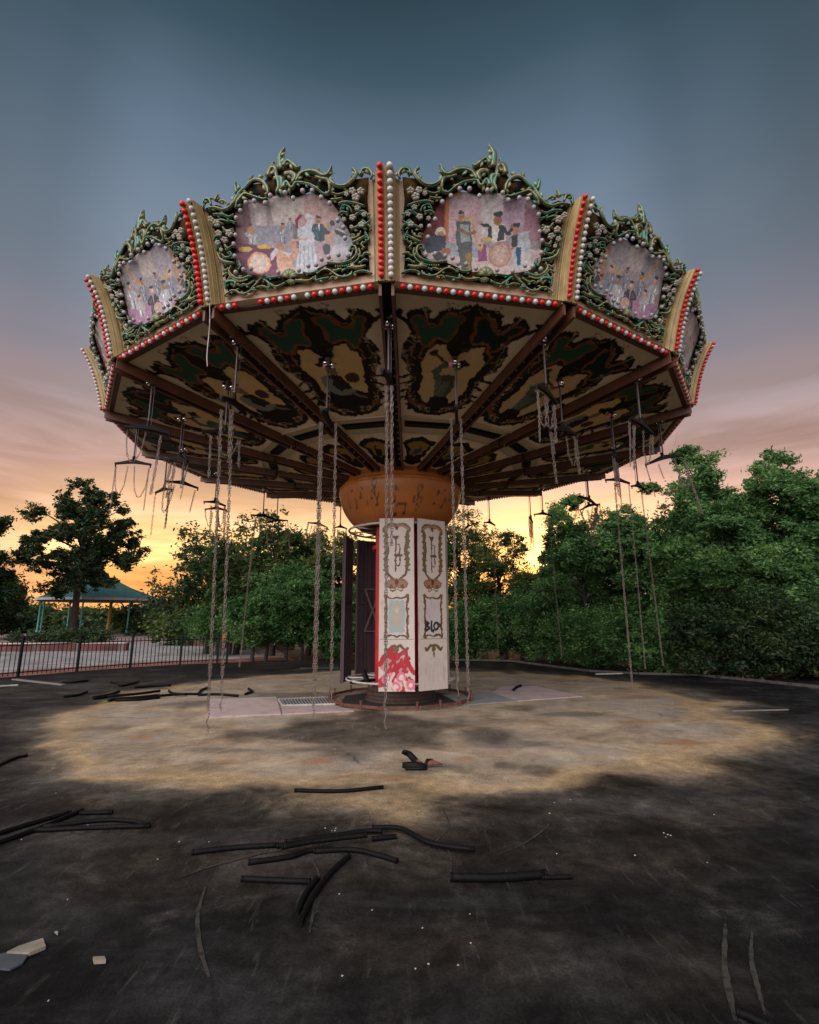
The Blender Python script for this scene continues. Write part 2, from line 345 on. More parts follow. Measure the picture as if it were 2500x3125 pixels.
# ============================================================ GROUND
def ground():
    S = 900
    f = [(0, 1, 2, 3)]
    mt = mat('dry_soil', (.035, .035, .022), .95, var=.4, nscale=.5, col2=(.03, .045, .018)); M['soil'] = mt
    tag(link(bpy.data.objects.new('ground', mesh_np('ground', [(-S, -S, -.03), (S, -S, -.03), (S, S, -.03), (-S, S, -.03)], f, 'soil'))), kind='structure')
    # asphalt yard with the round concrete pad
    n = 520; X, Y = np.meshgrid(np.linspace(-17, 17, n), np.linspace(-15, 14.5, n), indexing='ij')
    rr = np.hypot(X, Y); th = np.arctan2(Y, X)
    w = (vnoise(X+50, Y+50, .9, 3)-.5)+.6*(vnoise(X+50, Y+50, 2.1, 4)-.5)
    tan = 1/(1+np.exp((rr-5.95+w*.8)/.30))
    C = np.zeros(X.shape+(3,)); C[..., 0] = tan
    def blob(u, v, ru, rv, amt, ch, soft=.35, sd=9):
        p = gp(u, v); q = gp(u+ru, v); rx = (q-p).length; ry = abs((gp(u, v+rv)-gp(u, v-rv)).length)/2
        d = np.sqrt(((X-p.x)/rx)**2+((Y-p.y)/ry)**2)+(vnoise(X+50, Y+50, 1.5, sd)-.5)*.9+(vnoise(X+50, Y+50, 4, sd+1)-.5)*.5
        mk = 1/(1+np.exp((d-1)/soft*3)); C[..., ch] = np.maximum(C[..., ch], mk*amt)
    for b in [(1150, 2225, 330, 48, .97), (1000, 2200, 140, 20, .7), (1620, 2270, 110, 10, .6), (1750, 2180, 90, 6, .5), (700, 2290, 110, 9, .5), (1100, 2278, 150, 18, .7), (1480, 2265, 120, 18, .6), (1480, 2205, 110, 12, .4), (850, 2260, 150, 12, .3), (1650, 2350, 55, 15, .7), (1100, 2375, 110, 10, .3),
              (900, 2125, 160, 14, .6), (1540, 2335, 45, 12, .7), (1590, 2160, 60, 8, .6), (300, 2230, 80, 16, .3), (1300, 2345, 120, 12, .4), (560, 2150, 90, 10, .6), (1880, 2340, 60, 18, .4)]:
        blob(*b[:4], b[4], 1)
    for b in [(980, 2610, 420, 70, .17), (1900, 2620, 300, 60, .13), (1350, 2900, 330, 90, .10), (300, 2530, 260, 40, .15), (1250, 2500, 600, 40, .16), (560, 2700, 200, 40, .10), (2200, 2450, 250, 30, .14), (250, 2100, 250, 25, .14), (2000, 2950, 200, 80, .08)]: blob(*b[:4], b[4]*.55, 0, 1.3)
    for b in [(960, 2322, 45, 9, 1), (430, 2250, 35, 7, .8), (1420, 2315, 30, 8, .8), (2060, 2265, 80, 8, .9), (690, 2325, 25, 6, .8), (1960, 2128, 70, 5, .9), (1850, 2112, 60, 5, .6), (1930, 2205, 60, 6, .7), (1650, 2205, 50, 5, .6), (1190, 2375, 30, 6, .7), (660, 2265, 30, 8, .5)]:
        blob(*b[:4], b[4], 2, .5)
    P = np.stack([X, Y, np.zeros_like(X)], -1)
    global nt, L
    mt = bpy.data.materials.new('yard_surface'); mt.use_nodes = True; nt = mt.node_tree; L = nt.links; M['yard'] = mt
    p = nt.nodes['Principled BSDF']; p.inputs['Specular IOR Level'].default_value = .12
    t = N('ShaderNodeTexCoord'); a = N('ShaderNodeAttribute', attribute_name='Col'); sp = N('ShaderNodeSeparateColor'); L.new(a.outputs['Color'], sp.inputs[0])
    def noi(s, d=6, r=.6, dist=0, sc=None):
        n_ = N('ShaderNodeTexNoise'); n_.inputs['Scale'].default_value = s; n_.inputs['Detail'].default_value = d; n_.inputs['Roughness'].default_value = r; n_.inputs['Distortion'].default_value = dist
        if sc:
            m_ = N('ShaderNodeMapping'); m_.inputs['Scale'].default_value = sc; L.new(t.outputs['Object'], m_.inputs[0]); L.new(m_.outputs[0], n_.inputs['Vector'])
        else: L.new(t.outputs['Object'], n_.inputs['Vector'])
        return n_.outputs[0]
    n1 = noi(1.3, 13, .72, .5); n2 = noi(7, 6, .65); n3 = noi(60, 3, .7); n4 = noi(.55, 5, .55, .8, (1, 2.2, 1))
    asp = ramp(n1, [(.32, (.0015, .0015, .002)), (.46, (.004, .004, .0045)), (.57, (.011, .0107, .0105)), (.68, (.040, .037, .034))])
    asp = mixc(ramp(n4, [(.50, 0.0), (.68, .6)]), asp, (.040, .0395, .040))
    tanc = ramp(n1, [(.25, (.12, .084, .05)), (.42, (.27, .205, .135)), (.56, (.40, .315, .215)), (.72, (.52, .43, .33))])
    tanc = mixc(ramp(n4, [(.45, 0.0), (.65, .75)]), tanc, (.30, .265, .225))
    msk = mth('ADD', sp.outputs[0], mth('MULTIPLY', mth('MULTIPLY', mth('SUBTRACT', n1, .5), 1.7), ramp(sp.outputs[0], [(.02, 0.0), (.4, 1.0), (.97, .1)])), clamp=True)
    c_ = mixc(msk, asp, tanc)
    edge_ = ramp(sp.outputs[0], [(.25, 0.0), (.55, .55), (.85, .0)]); c_ = mixc(edge_, c_, (.52, .36, .18))
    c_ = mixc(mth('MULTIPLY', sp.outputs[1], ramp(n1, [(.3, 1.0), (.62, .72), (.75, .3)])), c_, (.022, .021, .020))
    c_ = mixc(mth('MULTIPLY', sp.outputs[2], ramp(n2, [(.3, .2), (.6, .75)])), c_, (.30, .125, .045))
    c_ = mixc(1.0, c_, mixc(sp.outputs[0], ramp(n2, [(.28, .45), (.5, 1.0), (.72, 1.6)]), ramp(n2, [(.28, .8), (.5, 1.0), (.72, 1.18)])), 'MULTIPLY')
    c_ = mixc(1.0, c_, ramp(n3, [(.3, .6), (.7, 1.4)]), 'MULTIPLY'); n5 = noi(260, 2, .8); c_ = mixc(ramp(n5, [(.68, 0.0), (.74, .35)]), c_, (.20, .18, .16))
    wv = N('ShaderNodeMix', data_type='VECTOR'); nv_ = N('ShaderNodeTexNoise'); nv_.inputs['Scale'].default_value = 1.1; nv_.inputs['Detail'].default_value = 7; L.new(t.outputs['Object'], nv_.inputs['Vector'])
    wv.inputs[0].default_value = .45; L.new(t.outputs['Object'], wv.inputs[4]); L.new(nv_.outputs['Color'], wv.inputs[5])
    vo = N('ShaderNodeTexVoronoi', feature='DISTANCE_TO_EDGE'); vo.inputs['Scale'].default_value = .75; L.new(wv.outputs[1], vo.inputs['Vector'])
    crack = mth('MULTIPLY', ramp(vo.outputs[0], [(0, 1.0), (.0035, .8), (.008, 0)]), ramp(n4, [(.55, 0.0), (.66, .5)])); c_ = mixc(crack, c_, (.006, .006, .006))
    st = noi(1, 8, .7, 0, (14, 2.2, 1)); c_ = mixc(ramp(st, [(.58, 0.0), (.72, .45)]), c_, mixc(sp.outputs[0], (.10, .092, .082), (.36, .30, .22)))
    L.new(c_, p.inputs['Base Color']); L.new(ramp(n2, [(.3, .62), (.7, .9)]), p.inputs['Roughness'])
    b = N('ShaderNodeBump'); b.inputs['Strength'].default_value = .35; b.inputs['Distance'].default_value = .012; L.new(n3, b.inputs['Height']); L.new(b.outputs[0], p.inputs['Normal'])
    tag(link(bpy.data.objects.new('asphalt_yard', grid_mesh('asphalt_yard', P, C, 'yard'))), kind='structure')
ground()
SH = .012
def flat(name, pix, mt, z=SH, **k):
    pts = [gp(*p) for p in pix]; b = MB(); b.prism([(p.x, p.y) for p in pts], -.01, z)
    return b.build(name, [mt], **k)
# scuffed lines on the asphalt (marks of the ground itself)
def scuff(pix, w, z=.004):
    pts = [gp(*p) for p in spline(pix, 6)]; vs = []; n = len(pts)
    for i, p in enumerate(pts):
        d = (pts[min(i+1, n-1)]-pts[max(i-1, 0)]); d.z = 0; d.normalize(); q = Vector((-d.y, d.x, 0)); ww = w*(.35+.65*math.sin(PI*(i+.5)/n))*rnd.uniform(.7, 1.2)
        vs += [p+q*ww+Vector((0, 0, z)), p-q*ww+Vector((0, 0, z))]
    me = mesh_np('scuff_mark', vs, [(2*i, 2*i+1, 2*i+3, 2*i+2) for i in range(n-1)], 'scuff')
    tag(link(bpy.data.objects.new('scuff_mark', me)), kind='structure')
scuff([(627, 2706), (603, 2800), (612, 2900), (638, 2985)], .014)
scuff([(2215, 2822), (2212, 2950), (2228, 3040), (2245, 3120)], .017)
scuff([(2296, 2845), (2294, 2930), (2312, 3010), (2336, 3100)], .012)
scuff([(550, 2680), (640, 2648), (760, 2616), (860, 2596)], .012, .005)
scuff([(950, 2625), (972, 2670), (960, 2760), (945, 2850)], .010, .005)
scuff([(1290, 2605), (1340, 2560), (1370, 2520), (1352, 2470)], .008)
scuff([(1370, 2700), (1376, 2620), (1352, 2570)], .008)
scuff([(1520, 2610), (1600, 2575), (1665, 2530), (1675, 2515)], .009)

# ============================================================ THE SWING RIDE
NS = 16; PHI = -.0266; DA = 2*PI/NS
Z0, Z1 = 5.515, 6.66
def prof(v): v = min(v, 1); return 5.97+.27*v+.16*max(v, 0)**3
def az(k): return DA*k+PHI
def pol(r, t, z): return Vector((r*math.sin(t), -r*math.cos(t), z))
def ceil_z(rc): return 4.49+rc/6.0*(Z0-4.49)      # along a corner line
T = math.tan(DA/2); CS = math.cos(DA/2)
ride = empty('swing_ride'); tag(ride, 'abandoned chair swing ride with painted sixteen sided canopy on an orange bowl and column', 'fairground ride')
# panel template stands at azimuth 0 (facing -y); s across, v up, o outwards
def panel_pt(s, v, o=0.0, inset=.125):
    if v > 1: v = 1+(v-1)*1.75
    rc = prof(v)-inset; ap = rc*CS; hw = ap*T-.10
    nrm = Vector((0, -1, -.32)).normalized()
    return Vector((s*hw, -ap, Z0+v*(Z1-Z0)))+nrm*o
# photo frame coordinates of one facade panel -> (s, v)
BLc, BRc, TRc, TLc = (255, 1400), (1600, 1195), (1592, 268), (178, 558)
def inv_bil(x, y):
    s, v = .5, .5
    for _ in range(12):
        fx = (1-s)*(1-v)*BLc[0]+s*(1-v)*BRc[0]+s*v*TRc[0]+(1-s)*v*TLc[0]-x
        fy = (1-s)*(1-v)*BLc[1]+s*(1-v)*BRc[1]+s*v*TRc[1]+(1-s)*v*TLc[1]-y
        a = (1-v)*(BRc[0]-BLc[0])+v*(TRc[0]-TLc[0]); b = (1-s)*(TLc[0]-BLc[0])+s*(TRc[0]-BRc[0])
        c = (1-v)*(BRc[1]-BLc[1])+v*(TRc[1]-TLc[1]); d = (1-s)*(TLc[1]-BLc[1])+s*(TRc[1]-BRc[1])
        D = a*d-b*c; s -= (d*fx-b*fy)/D; v -= (-c*fx+a*fy)/D
    return 2*s-1, v
PXM = .00168
def pc(x, y, o=0): s, v = inv_bil(x, y); return panel_pt(s, v, o)

OUTER = [(200, 550), (300, 520), (400, 545), (475, 445), (560, 375), (680, 360), (760, 260), (840, 190), (900, 225), (980, 275), (1100, 275), (1220, 290), (1300, 340), (1420, 290), (1530, 270), (1515, 420), (1530, 600), (1510, 760), (1520, 900), (1530, 1050), (1400, 1080), (1200, 1100), (1050, 1125), (880, 1160), (700, 1180), (560, 1200), (450, 1230), (325, 1255), (305, 1120), (285, 950), (250, 800), (245, 640)]
def build_relief():
    b = MB()
    outer = OUTER
    inner = [(450, 600), (460, 570), (490, 540), (530, 500), (590, 470), (670, 480), (740, 450), (820, 430), (890, 430), (960, 440), (1060, 400), (1160, 430), (1230, 480), (1270, 540), (1290, 600), (1330, 660), (1370, 740), (1380, 800), (1360, 880), (1300, 930), (1180, 950), (1100, 990), (1030, 1040), (880, 1040), (740, 1080), (640, 1060), (540, 1050), (450, 1010), (420, 960), (425, 880), (430, 780), (445, 690)]
    inner = [(890+(x-890)*1.055, 745+(y-745)*1.055) for x, y in inner]
    n = len(outer)
    vs = [pc(*p, .030) for p in outer]+[pc(*p, .030) for p in inner]+[pc(*p, .004) for p in outer]+[pc(*p, .004) for p in inner]
    fs = [(i, (i+1) % n, n+(i+1) % n, n+i) for i in range(n)]+[(i, 2*n+i, 2*n+(i+1) % n, (i+1) % n) for i in range(n)]+[(n+i, n+(i+1) % n, 3*n+(i+1) % n, 3*n+i) for i in range(n)]+[(2*n+i, 3*n+i, 3*n+(i+1) % n, 2*n+(i+1) % n) for i in range(n)]
    b.add(vs, fs, 2)
    S = [
     [(195, 560, 8), (188, 530, 14), (205, 505, 18), (240, 505, 18), (262, 535, 12)],
     [(245, 555, 14), (300, 550, 18), (360, 560, 20), (410, 545, 20), (455, 510, 20), (480, 475, 22), (500, 440, 18), (540, 410, 18), (590, 365, 20), (640, 350, 22), (690, 360, 22), (730, 390, 20), (745, 430, 12)],
     [(480, 445, 20), (460, 410, 18), (447, 378, 6)], [(300, 505, 20), (306, 485, 12), (312, 460, 4)], [(330, 510, 16), (370, 500, 14), (420, 520, 8)],
     [(470, 545, 18), (490, 500, 20), (540, 450, 20), (590, 450, 14), (650, 460, 14), (700, 470, 16), (735, 460, 12)],
     [(730, 325, 22), (745, 280, 24), (780, 270, 22), (800, 320, 20), (830, 380, 26), (810, 425, 14)], [(755, 265, 14), (765, 225, 6)],
     [(835, 270, 28), (815, 210, 26), (820, 170, 20), (846, 126, 4)], [(850, 250, 22), (880, 215, 16), (930, 235, 20), (970, 255, 16), (990, 235, 5)],
     [(870, 300, 24), (920, 290, 26), (960, 310, 24), (940, 350, 18)], [(870, 390, 26), (890, 350, 20), (935, 385, 18), (962, 350, 16)], [(780, 330, 20), (845, 330, 28), (850, 400, 22)],
     [(965, 340, 18), (1000, 290, 18), (1060, 270, 20), (1120, 270, 20), (1180, 290, 18), (1215, 280, 18), (1235, 250, 14), (1243, 220, 4)],
     [(960, 350, 14), (1000, 345, 14), (1070, 350, 12), (1130, 370, 14), (1190, 410, 12), (1230, 400, 20), (1240, 360, 24), (1225, 320, 20), (1170, 310, 16), (1120, 300, 10)],
     [(1240, 320, 18), (1300, 350, 18), (1360, 345, 18), (1410, 310, 16), (1440, 270, 16), (1430, 245, 12), (1405, 232, 5)],
     [(1470, 270, 14), (1490, 235, 16), (1530, 230, 18), (1560, 255, 14), (1550, 290, 8)], [(1250, 400, 14), (1300, 410, 12), (1360, 390, 12), (1400, 385, 10)],
     [(1240, 450, 14), (1290, 445, 14), (1330, 435, 12)], [(1300, 480, 14), (1350, 465, 16), (1430, 470, 16), (1500, 490, 12)], [(1310, 530, 10), (1330, 490, 14), (1380, 500, 14), (1400, 540, 10)],
     [(1400, 600, 10), (1430, 560, 16), (1480, 530, 18), (1520, 550, 14), (1530, 590, 8)], [(1290, 565, 12), (1320, 540, 14), (1370, 545, 12)], [(1390, 680, 12), (1440, 655, 18), (1500, 640, 18), (1545, 600, 6)], [(1480, 600, 16), (1530, 640, 14), (1550, 680, 6)],
     [(1377, 727, 8), (1400, 718, 10), (1418, 731, 12), (1395, 755, 13), (1446, 735, 14), (1469, 690, 10)], [(1400, 790, 14), (1450, 765, 20), (1506, 725, 10)],
     [(1376, 864, 12), (1393, 821, 14), (1423, 829, 15), (1432, 881, 16), (1401, 933, 16), (1341, 963, 15), (1285, 971, 15), (1220, 967, 14), (1190, 963, 8)],
     [(1509, 777, 6), (1470, 799, 16), (1496, 838, 12)], [(1545, 889, 6), (1500, 880, 16), (1475, 915, 12)], [(1520, 941, 8), (1488, 945, 14), (1460, 970, 12)], [(1505, 993, 10), (1453, 1010, 22), (1393, 1006, 20), (1354, 1014, 12)],
     [(1552, 1062, 12), (1500, 1040, 14), (1457, 1040, 14), (1414, 1058, 14), (1410, 1088, 8)], [(1393, 1045, 10), (1384, 1075, 14), (1332, 1096, 15), (1281, 1088, 15), (1246, 1062, 14), (1203, 1032, 14), (1156, 1032, 14), (1104, 1070, 10)],
     [(1310, 1020, 8), (1270, 1035, 14), (1240, 1040, 6)], [(1345, 1020, 8), (1310, 1045, 12)], [(1091, 1083, 8), (1096, 1122, 12), (1143, 1113, 13), (1203, 1096, 8)], [(1208, 1122, 8), (1229, 1096, 12), (1264, 1100, 8)],
     [(988, 1053, 10), (1048, 1062, 14), (1117, 1040, 10)], [(1083, 1096, 8), (1040, 1131, 14), (962, 1131, 16), (927, 1126, 12)],
     [(370, 1003, 10), (349, 1052, 15), (378, 1094, 17), (436, 1119, 17), (503, 1102, 16), (544, 1090, 8)], [(436, 961, 8), (453, 1003, 14), (436, 1036, 8)], [(291, 903, 8), (328, 936, 13), (378, 919, 14), (370, 890, 12), (341, 903, 8)],
     [(262, 903, 10), (283, 953, 20), (337, 978, 22), (395, 982, 14)], [(291, 1027, 8), (316, 1048, 15), (337, 1027, 10)], [(287, 1098, 8), (320, 1077, 15), (337, 1069, 8)], [(295, 1144, 8), (337, 1135, 14), (349, 1106, 8)],
     [(316, 1214, 8), (324, 1160, 22), (378, 1148, 22), (407, 1164, 18), (386, 1202, 10)], [(300, 1275, 16), (324, 1252, 15), (362, 1227, 14), (407, 1227, 14), (436, 1248, 14), (482, 1252, 15), (528, 1227, 15), (557, 1189, 14), (594, 1152, 13), (627, 1106, 8)],
     [(436, 1189, 8), (470, 1169, 14), (511, 1173, 13), (565, 1131, 6)], [(540, 1219, 10), (586, 1219, 8)], [(590, 1194, 8), (644, 1185, 13), (694, 1198, 13), (702, 1169, 12), (661, 1127, 12), (648, 1131, 6)],
     [(669, 1127, 8), (719, 1169, 14), (760, 1185, 14), (835, 1148, 10)], [(669, 1110, 8), (731, 1102, 13), (794, 1090, 8)], [(245, 700, 10), (270, 660, 18), (330, 640, 18), (390, 650, 12)], [(240, 800, 10), (262, 770, 18), (310, 770, 14)], [(255, 880, 10), (265, 830, 18), (300, 850, 12)],
     [(400, 640, 10), (450, 650, 12)], [(330, 690, 12), (360, 720, 14), (420, 700, 10)], [(330, 830, 14), (360, 860, 16), (400, 830, 10)], [(1500, 690, 10), (1530, 760, 12), (1500, 770, 8)], [(270, 600, 12), (340, 595, 18), (400, 610, 14), (440, 590, 8)]]
    for k, s_ in enumerate(S):
        q = spline(s_, 4)
        rk = random.Random(k)
        for i in range(1, len(q)-1):          # small leaf tips along both sides
            if i % 5 != 2: continue
            x, y, rad = q[i]; dx, dy = q[i+1][0]-q[i-1][0], q[i+1][1]-q[i-1][1]; l = math.hypot(dx, dy)+1e-6; sg = 1 if (i//2) % 2 else -1
            nx, ny = -dy/l*sg, dx/l*sg; ln = rad*rk.uniform(.9, 1.5); tx, ty = dx/l, dy/l
            b.tube([pc(x+nx*rad*.4, y+ny*rad*.4, .05), pc(x+nx*ln+tx*rad*.5, y+ny*ln+ty*rad*.5, .062), pc(x+nx*ln*1.25+tx*rad*1.4, y+ny*ln*1.25+ty*rad*1.4, .05)], [rad*PXM*.8, rad*PXM*.7, rad*PXM*.22], 6, 0 if rk.random() < .6 else 1, flat=.8)
        b.tube([pc(x, y, .045+.004*(k % 4)) for x, y, r in q], [max(r, 3)*PXM*(1.05 if y > 330 else 1.3) for x, y, r in q], 8, 0, flat=.6)
        b.tube([pc(x+2, y-4, .062+.004*(k % 4)+r*PXM*.35) for x, y, r in q], [max(r*.34, 1.8)*PXM*(1+.2*math.sin(n_*1.7)) for n_, (x, y, r) in enumerate(q)], 6, 1, flat=.9)
    # beads along the big lower scrolls
    for path in ([(345, 1075), (375, 1112), (436, 1140), (505, 1122)], [(1452, 840), (1458, 885), (1425, 950), (1350, 988), (1260, 995)]):
        for q in spline(path, 5): b.ball(pc(q[0], q[1], .06), .012, 6, 1)
    # shell and calyx in the middle of the lower edge, side flowers
    for i in range(9):
        a = PI*(i+.5)/9; b.tube([pc(875, 1105, .06), pc(875+math.cos(a)*30, 1100-math.sin(a)*32, .085), pc(875+math.cos(a)*62, 1095-math.sin(a)*66, .05)], [.010, .018, .022], 6, i % 2)
    for i in range(5):
        a = PI+PI*(i+.5)/5; b.tube([pc(885, 1120, .06), pc(885+math.cos(a)*42, 1125-math.sin(a)*38, .05)], [.018, .016], 6, 0)
    for fx, fy, fr in [(250, 640, 22), (291, 670, 26), (295, 745, 24), (386, 741, 26), (341, 795, 24), (278, 820, 20), (300, 875, 15), (1415, 385, 22), (1480, 385, 24), (1440, 430, 26), (1370, 410, 16), (1410, 585, 22), (1450, 510, 20), (1480, 640, 22), (1340, 600, 16), (1400, 660, 14), (1500, 560, 16)]:
        for i in range(5):
            a = 2*PI*i/5+fx; b.ball(pc(fx+math.cos(a)*fr*.66, fy+math.sin(a)*fr*.66, .085), fr*PXM*.62, 7, 3, .7)
        b.ball(pc(fx, fy, .095), fr*PXM*.25, 6, 1)
    return b.mesh('scroll_frame', ['relief', 'relief2', 'backing', 'flower'], smooth=True)
relief_me = build_relief()

def mural(variant):
    nu, nv = 280, 190
    x = np.linspace(395, 1420, nu); y = np.linspace(1115, 400, nv); X, Y = np.meshgrid(x, y, indexing='ij')
    c = Canvas(X, Y, (.33, .27, .28), warp=5, ws=.05, seed=variant+2)
    W = (.52, .49, .47); DK = (.05, .055, .07); PK = (.50, .30, .24); SK = (.30, .14, .085); MG = (.14, .035, .075); GR = (.20, .22, .26)
    def man(px, py, h, suit=DK, shirt=W, skin=SK, lean=0):
        c.poly([(px-h*.16, py-h*.62), (px+h*.16, py-h*.62), (px+h*.19+lean, py), (px-h*.17+lean, py)], suit)
        c.poly([(px-h*.04, py-h*.62), (px+h*.05, py-h*.62), (px, py-h*.3)], shirt)
        c.stroke([(px-h*.10, py-h*.5), (px-h*.07, py-h*.1)], h*.018, tuple(min(1, q*2.2+.05) for q in suit), sm=False); c.stroke([(px+h*.05, py-h*.3), (px+h*.04, py)], h*.012, (.02, .02, .025), sm=False)
        c.ell(px, py-h*.76, h*.085, h*.12, skin); c.ell(px+h*.03, py-h*.77, h*.04, h*.07, tuple(q*1.5 for q in skin)); c.ell(px, py-h*.85, h*.09, h*.05, DK)
        c.stroke([(px-h*.15, py-h*.55), (px-h*.25, py-h*.4), (px-h*.08, py-h*.35)], h*.045, suit); c.stroke([(px+h*.15, py-h*.55), (px+h*.25, py-h*.4), (px+h*.1, py-h*.3)], h*.045, suit)
    if variant == 0:
        c.poly([(395, 400), (560, 400), (560, 820), (395, 820)], (.20, .12, .13)); c.poly([(600, 480), (700, 480), (690, 650), (600, 650)], (.48, .42, .40))
        c.poly([(720, 430), (1010, 430), (1010, 600), (880, 640), (750, 640)], (.47, .41, .38)); c.poly([(1010, 400), (1290, 400), (1290, 600), (1010, 620)], (.42, .29, .27))
        c.poly([(560, 650), (900, 650), (900, 760), (600, 800)], (.26, .25, .30)); c.poly([(395, 790), (760, 830), (920, 1115), (395, 1115)], MG)
        c.poly([(900, 640), (960, 640), (960, 820), (900, 820)], (.16, .13, .13)); c.poly([(1270, 600), (1420, 560), (1420, 900), (1240, 900)], (.30, .31, .35))
        man(550, 800, 180, (.38, .38, .42)); c.ell(548, 695, 30, 32, (.40, .25, .13)); man(820, 790, 190, GR); man(885, 680, 110, GR); man(1120, 760, 230, (.03, .07, .10))
        c.poly([(935, 620), (1000, 570), (1060, 640), (1075, 760), (1110, 1060), (905, 1040), (950, 800)], (.47, .49, .54)); c.ell(1040, 590, 45, 45, (.50, .49, .50)); c.ell(985, 600, 34, 50, (.42, .26, .27)); c.stroke([(975, 560), (940, 600), (940, 650)], 12, (.22, .02, .06))
        for i in range(4): c.stroke([(960+30*i, 800), (945+42*i, 1030)], 5, (.30, .32, .38))
        c.stroke([(900, 760), (1010, 745)], 10, PK)
        c.ell(600, 960, 102, 95, (.62, .30, .16)); c.ell(600, 962, 82, 80, (.62, .48, .42))
        c.ell(485, 845, 62, 20, (.50, .38, .18)); c.ell(480, 840, 46, 11, (.62, .38, .03)); c.ell(648, 822, 62, 16, (.60, .38, .04))
        c.poly([(700, 880), (770, 800), (800, 850), (700, 940)], (.50, .46, .50)); c.poly([(750, 850), (840, 860), (920, 1050), (760, 1060)], (.55, .32, .24)); c.ell(785, 815, 32, 36, (.38, .18, .12)); c.stroke([(800, 920), (870, 920), (930, 850)], 18, (.50, .26, .17)); c.poly([(800, 860), (860, 900), (900, 830), (880, 860)], W)
        c.ell(905, 800, 22, 36, (.45, .22, .14)); c.poly([(1100, 800), (1190, 760), (1250, 860), (1220, 930), (1100, 930)], (.40, .27, .30)); c.ell(1175, 830, 32, 50, DK); c.ell(1195, 715, 34, 44, (.50, .28, .20)); c.ell(1175, 685, 34, 20, DK)
        c.poly([(1240, 800), (1380, 760), (1380, 870), (1200, 880)], (.42, .42, .46)); c.ell(1230, 610, 20, 26, DK); c.stroke([(1260, 680), (1330, 710)], 16, DK); c.stroke([(1270, 660), (1330, 690)], 5, W); c.ell(1180, 630, 18, 18, (.5, .28, .1))
    elif variant == 1:
        # drawn in the coordinates of the neighbouring panel, mirrored into this frame
        c.poly([(1190, 400), (1420, 400), (1420, 800), (1190, 800)], (.17, .03, .035)); c.poly([(1170, 400), (1200, 400), (1200, 760), (1170, 760)], (.42, .16, .07)); c.poly([(1080, 400), (1170, 400), (1170, 500), (1080, 500)], (.50, .26, .10))
        c.poly([(900, 420), (1170, 420), (1170, 800), (900, 800)], (.50, .36, .38)); c.poly([(740, 430), (920, 430), (900, 760), (740, 760)], (.52, .48, .47)); c.poly([(560, 470), (740, 440), (740, 760), (560, 760)], (.42, .30, .38)); c.poly([(395, 600), (560, 540), (560, 800), (395, 800)], (.33, .19, .22))
        c.poly([(395, 880), (1420, 800), (1420, 1115), (395, 1115)], (.50, .40, .38)); c.poly([(900, 800), (1180, 790), (1180, 900), (900, 930)], (.30, .32, .36)); c.poly([(860, 820), (930, 800), (930, 960), (850, 960)], (.25, .08, .20))
        c.ell(1235, 690, 42, 40, (.66, .60, .48)); c.ell(1232, 720, 28, 34, (.42, .22, .16)); c.poly([(1190, 730), (1330, 700), (1370, 800), (1340, 880), (1200, 850)], (.05, .06, .085)); c.ell(1190, 860, 40, 34, SK); c.poly([(1240, 860), (1310, 890), (1260, 950), (1180, 930)], DK)
        c.poly([(1000, 620), (1110, 610), (1110, 740), (1060, 1060), (980, 1050), (975, 800)], (.09, .11, .11)); c.poly([(1010, 640), (1080, 640), (1070, 790), (990, 780)], (.27, .32, .31)); c.poly([(980, 880), (1030, 870), (1030, 1050), (990, 1050)], (.26, .17, .06)); c.ell(1068, 580, 24, 40, (.38, .20, .13)); c.ell(1075, 545, 24, 16, DK)
        c.stroke([(1050, 600), (985, 585), (965, 690), (925, 830), (905, 860), (890, 800)], 10, (.48, .33, .14)); c.stroke([(1080, 680), (1000, 720), (960, 700)], 14, (.25, .14, .09))
        c.poly([(720, 650), (840, 650), (860, 760), (800, 800), (700, 790)], (.60, .56, .52)); c.poly([(720, 660), (760, 660), (770, 790), (710, 780)], DK); c.poly([(820, 660), (850, 660), (850, 780), (815, 770)], DK); c.ell(775, 620, 36, 44, SK); c.ell(775, 575, 38, 22, DK)
        c.stroke([(850, 660), (890, 650), (915, 630)], 13, DK); c.ell(918, 628, 16, 16, PK); c.ell(655, 690, 14, 30, SK); c.stroke([(720, 690), (680, 740), (660, 700)], 13, DK); c.ell(860, 770, 50, 16, (.50, .36, .12))
        c.ell(745, 910, 98, 108, (.36, .22, .15)); c.ell(745, 908, 84, 92, (.46, .30, .24)); c.ell(742, 900, 50, 56, (.52, .37, .31))
        c.poly([(510, 720), (640, 740), (650, 860), (610, 1040), (480, 1040), (490, 850)], (.40, .43, .47)); c.poly([(600, 740), (650, 750), (650, 850), (600, 840)], DK); c.poly([(570, 850), (610, 850), (600, 1010), (570, 1010)], (.03, .09, .15)); c.ell(620, 705, 26, 40, (.36, .19, .13)); c.ell(618, 668, 28, 18, DK); c.ell(640, 860, 14, 14, (.6, .15, .05))
        c.poly([(480, 900), (560, 880), (560, 1050), (470, 1050)], (.56, .52, .50))
    else:
        rs = random.Random(5)
        c.poly([(395, 400), (1420, 400), (1420, 700), (395, 720)], (.34, .31, .34)); c.poly([(760, 420), (960, 420), (960, 640), (760, 640)], (.46, .40, .38)); c.poly([(1200, 480), (1290, 480), (1290, 760), (1200, 760)], (.42, .26, .17)); c.poly([(395, 880), (1420, 850), (1420, 1115), (395, 1115)], (.36, .20, .30))
        for px, py, h in [(520, 900, 300), (620, 1000, 250), (720, 860, 260), (830, 1020, 330), (930, 840, 250), (1020, 1030, 360), (1130, 900, 300), (1240, 1010, 300), (1320, 900, 230)]:
            man(px, py, h, rs.choice([DK, GR, (.40, .40, .44), (.30, .14, .16), (.42, .42, .45)]), rs.choice([W, (.5, .3, .3)]), rs.choice([SK, PK]))
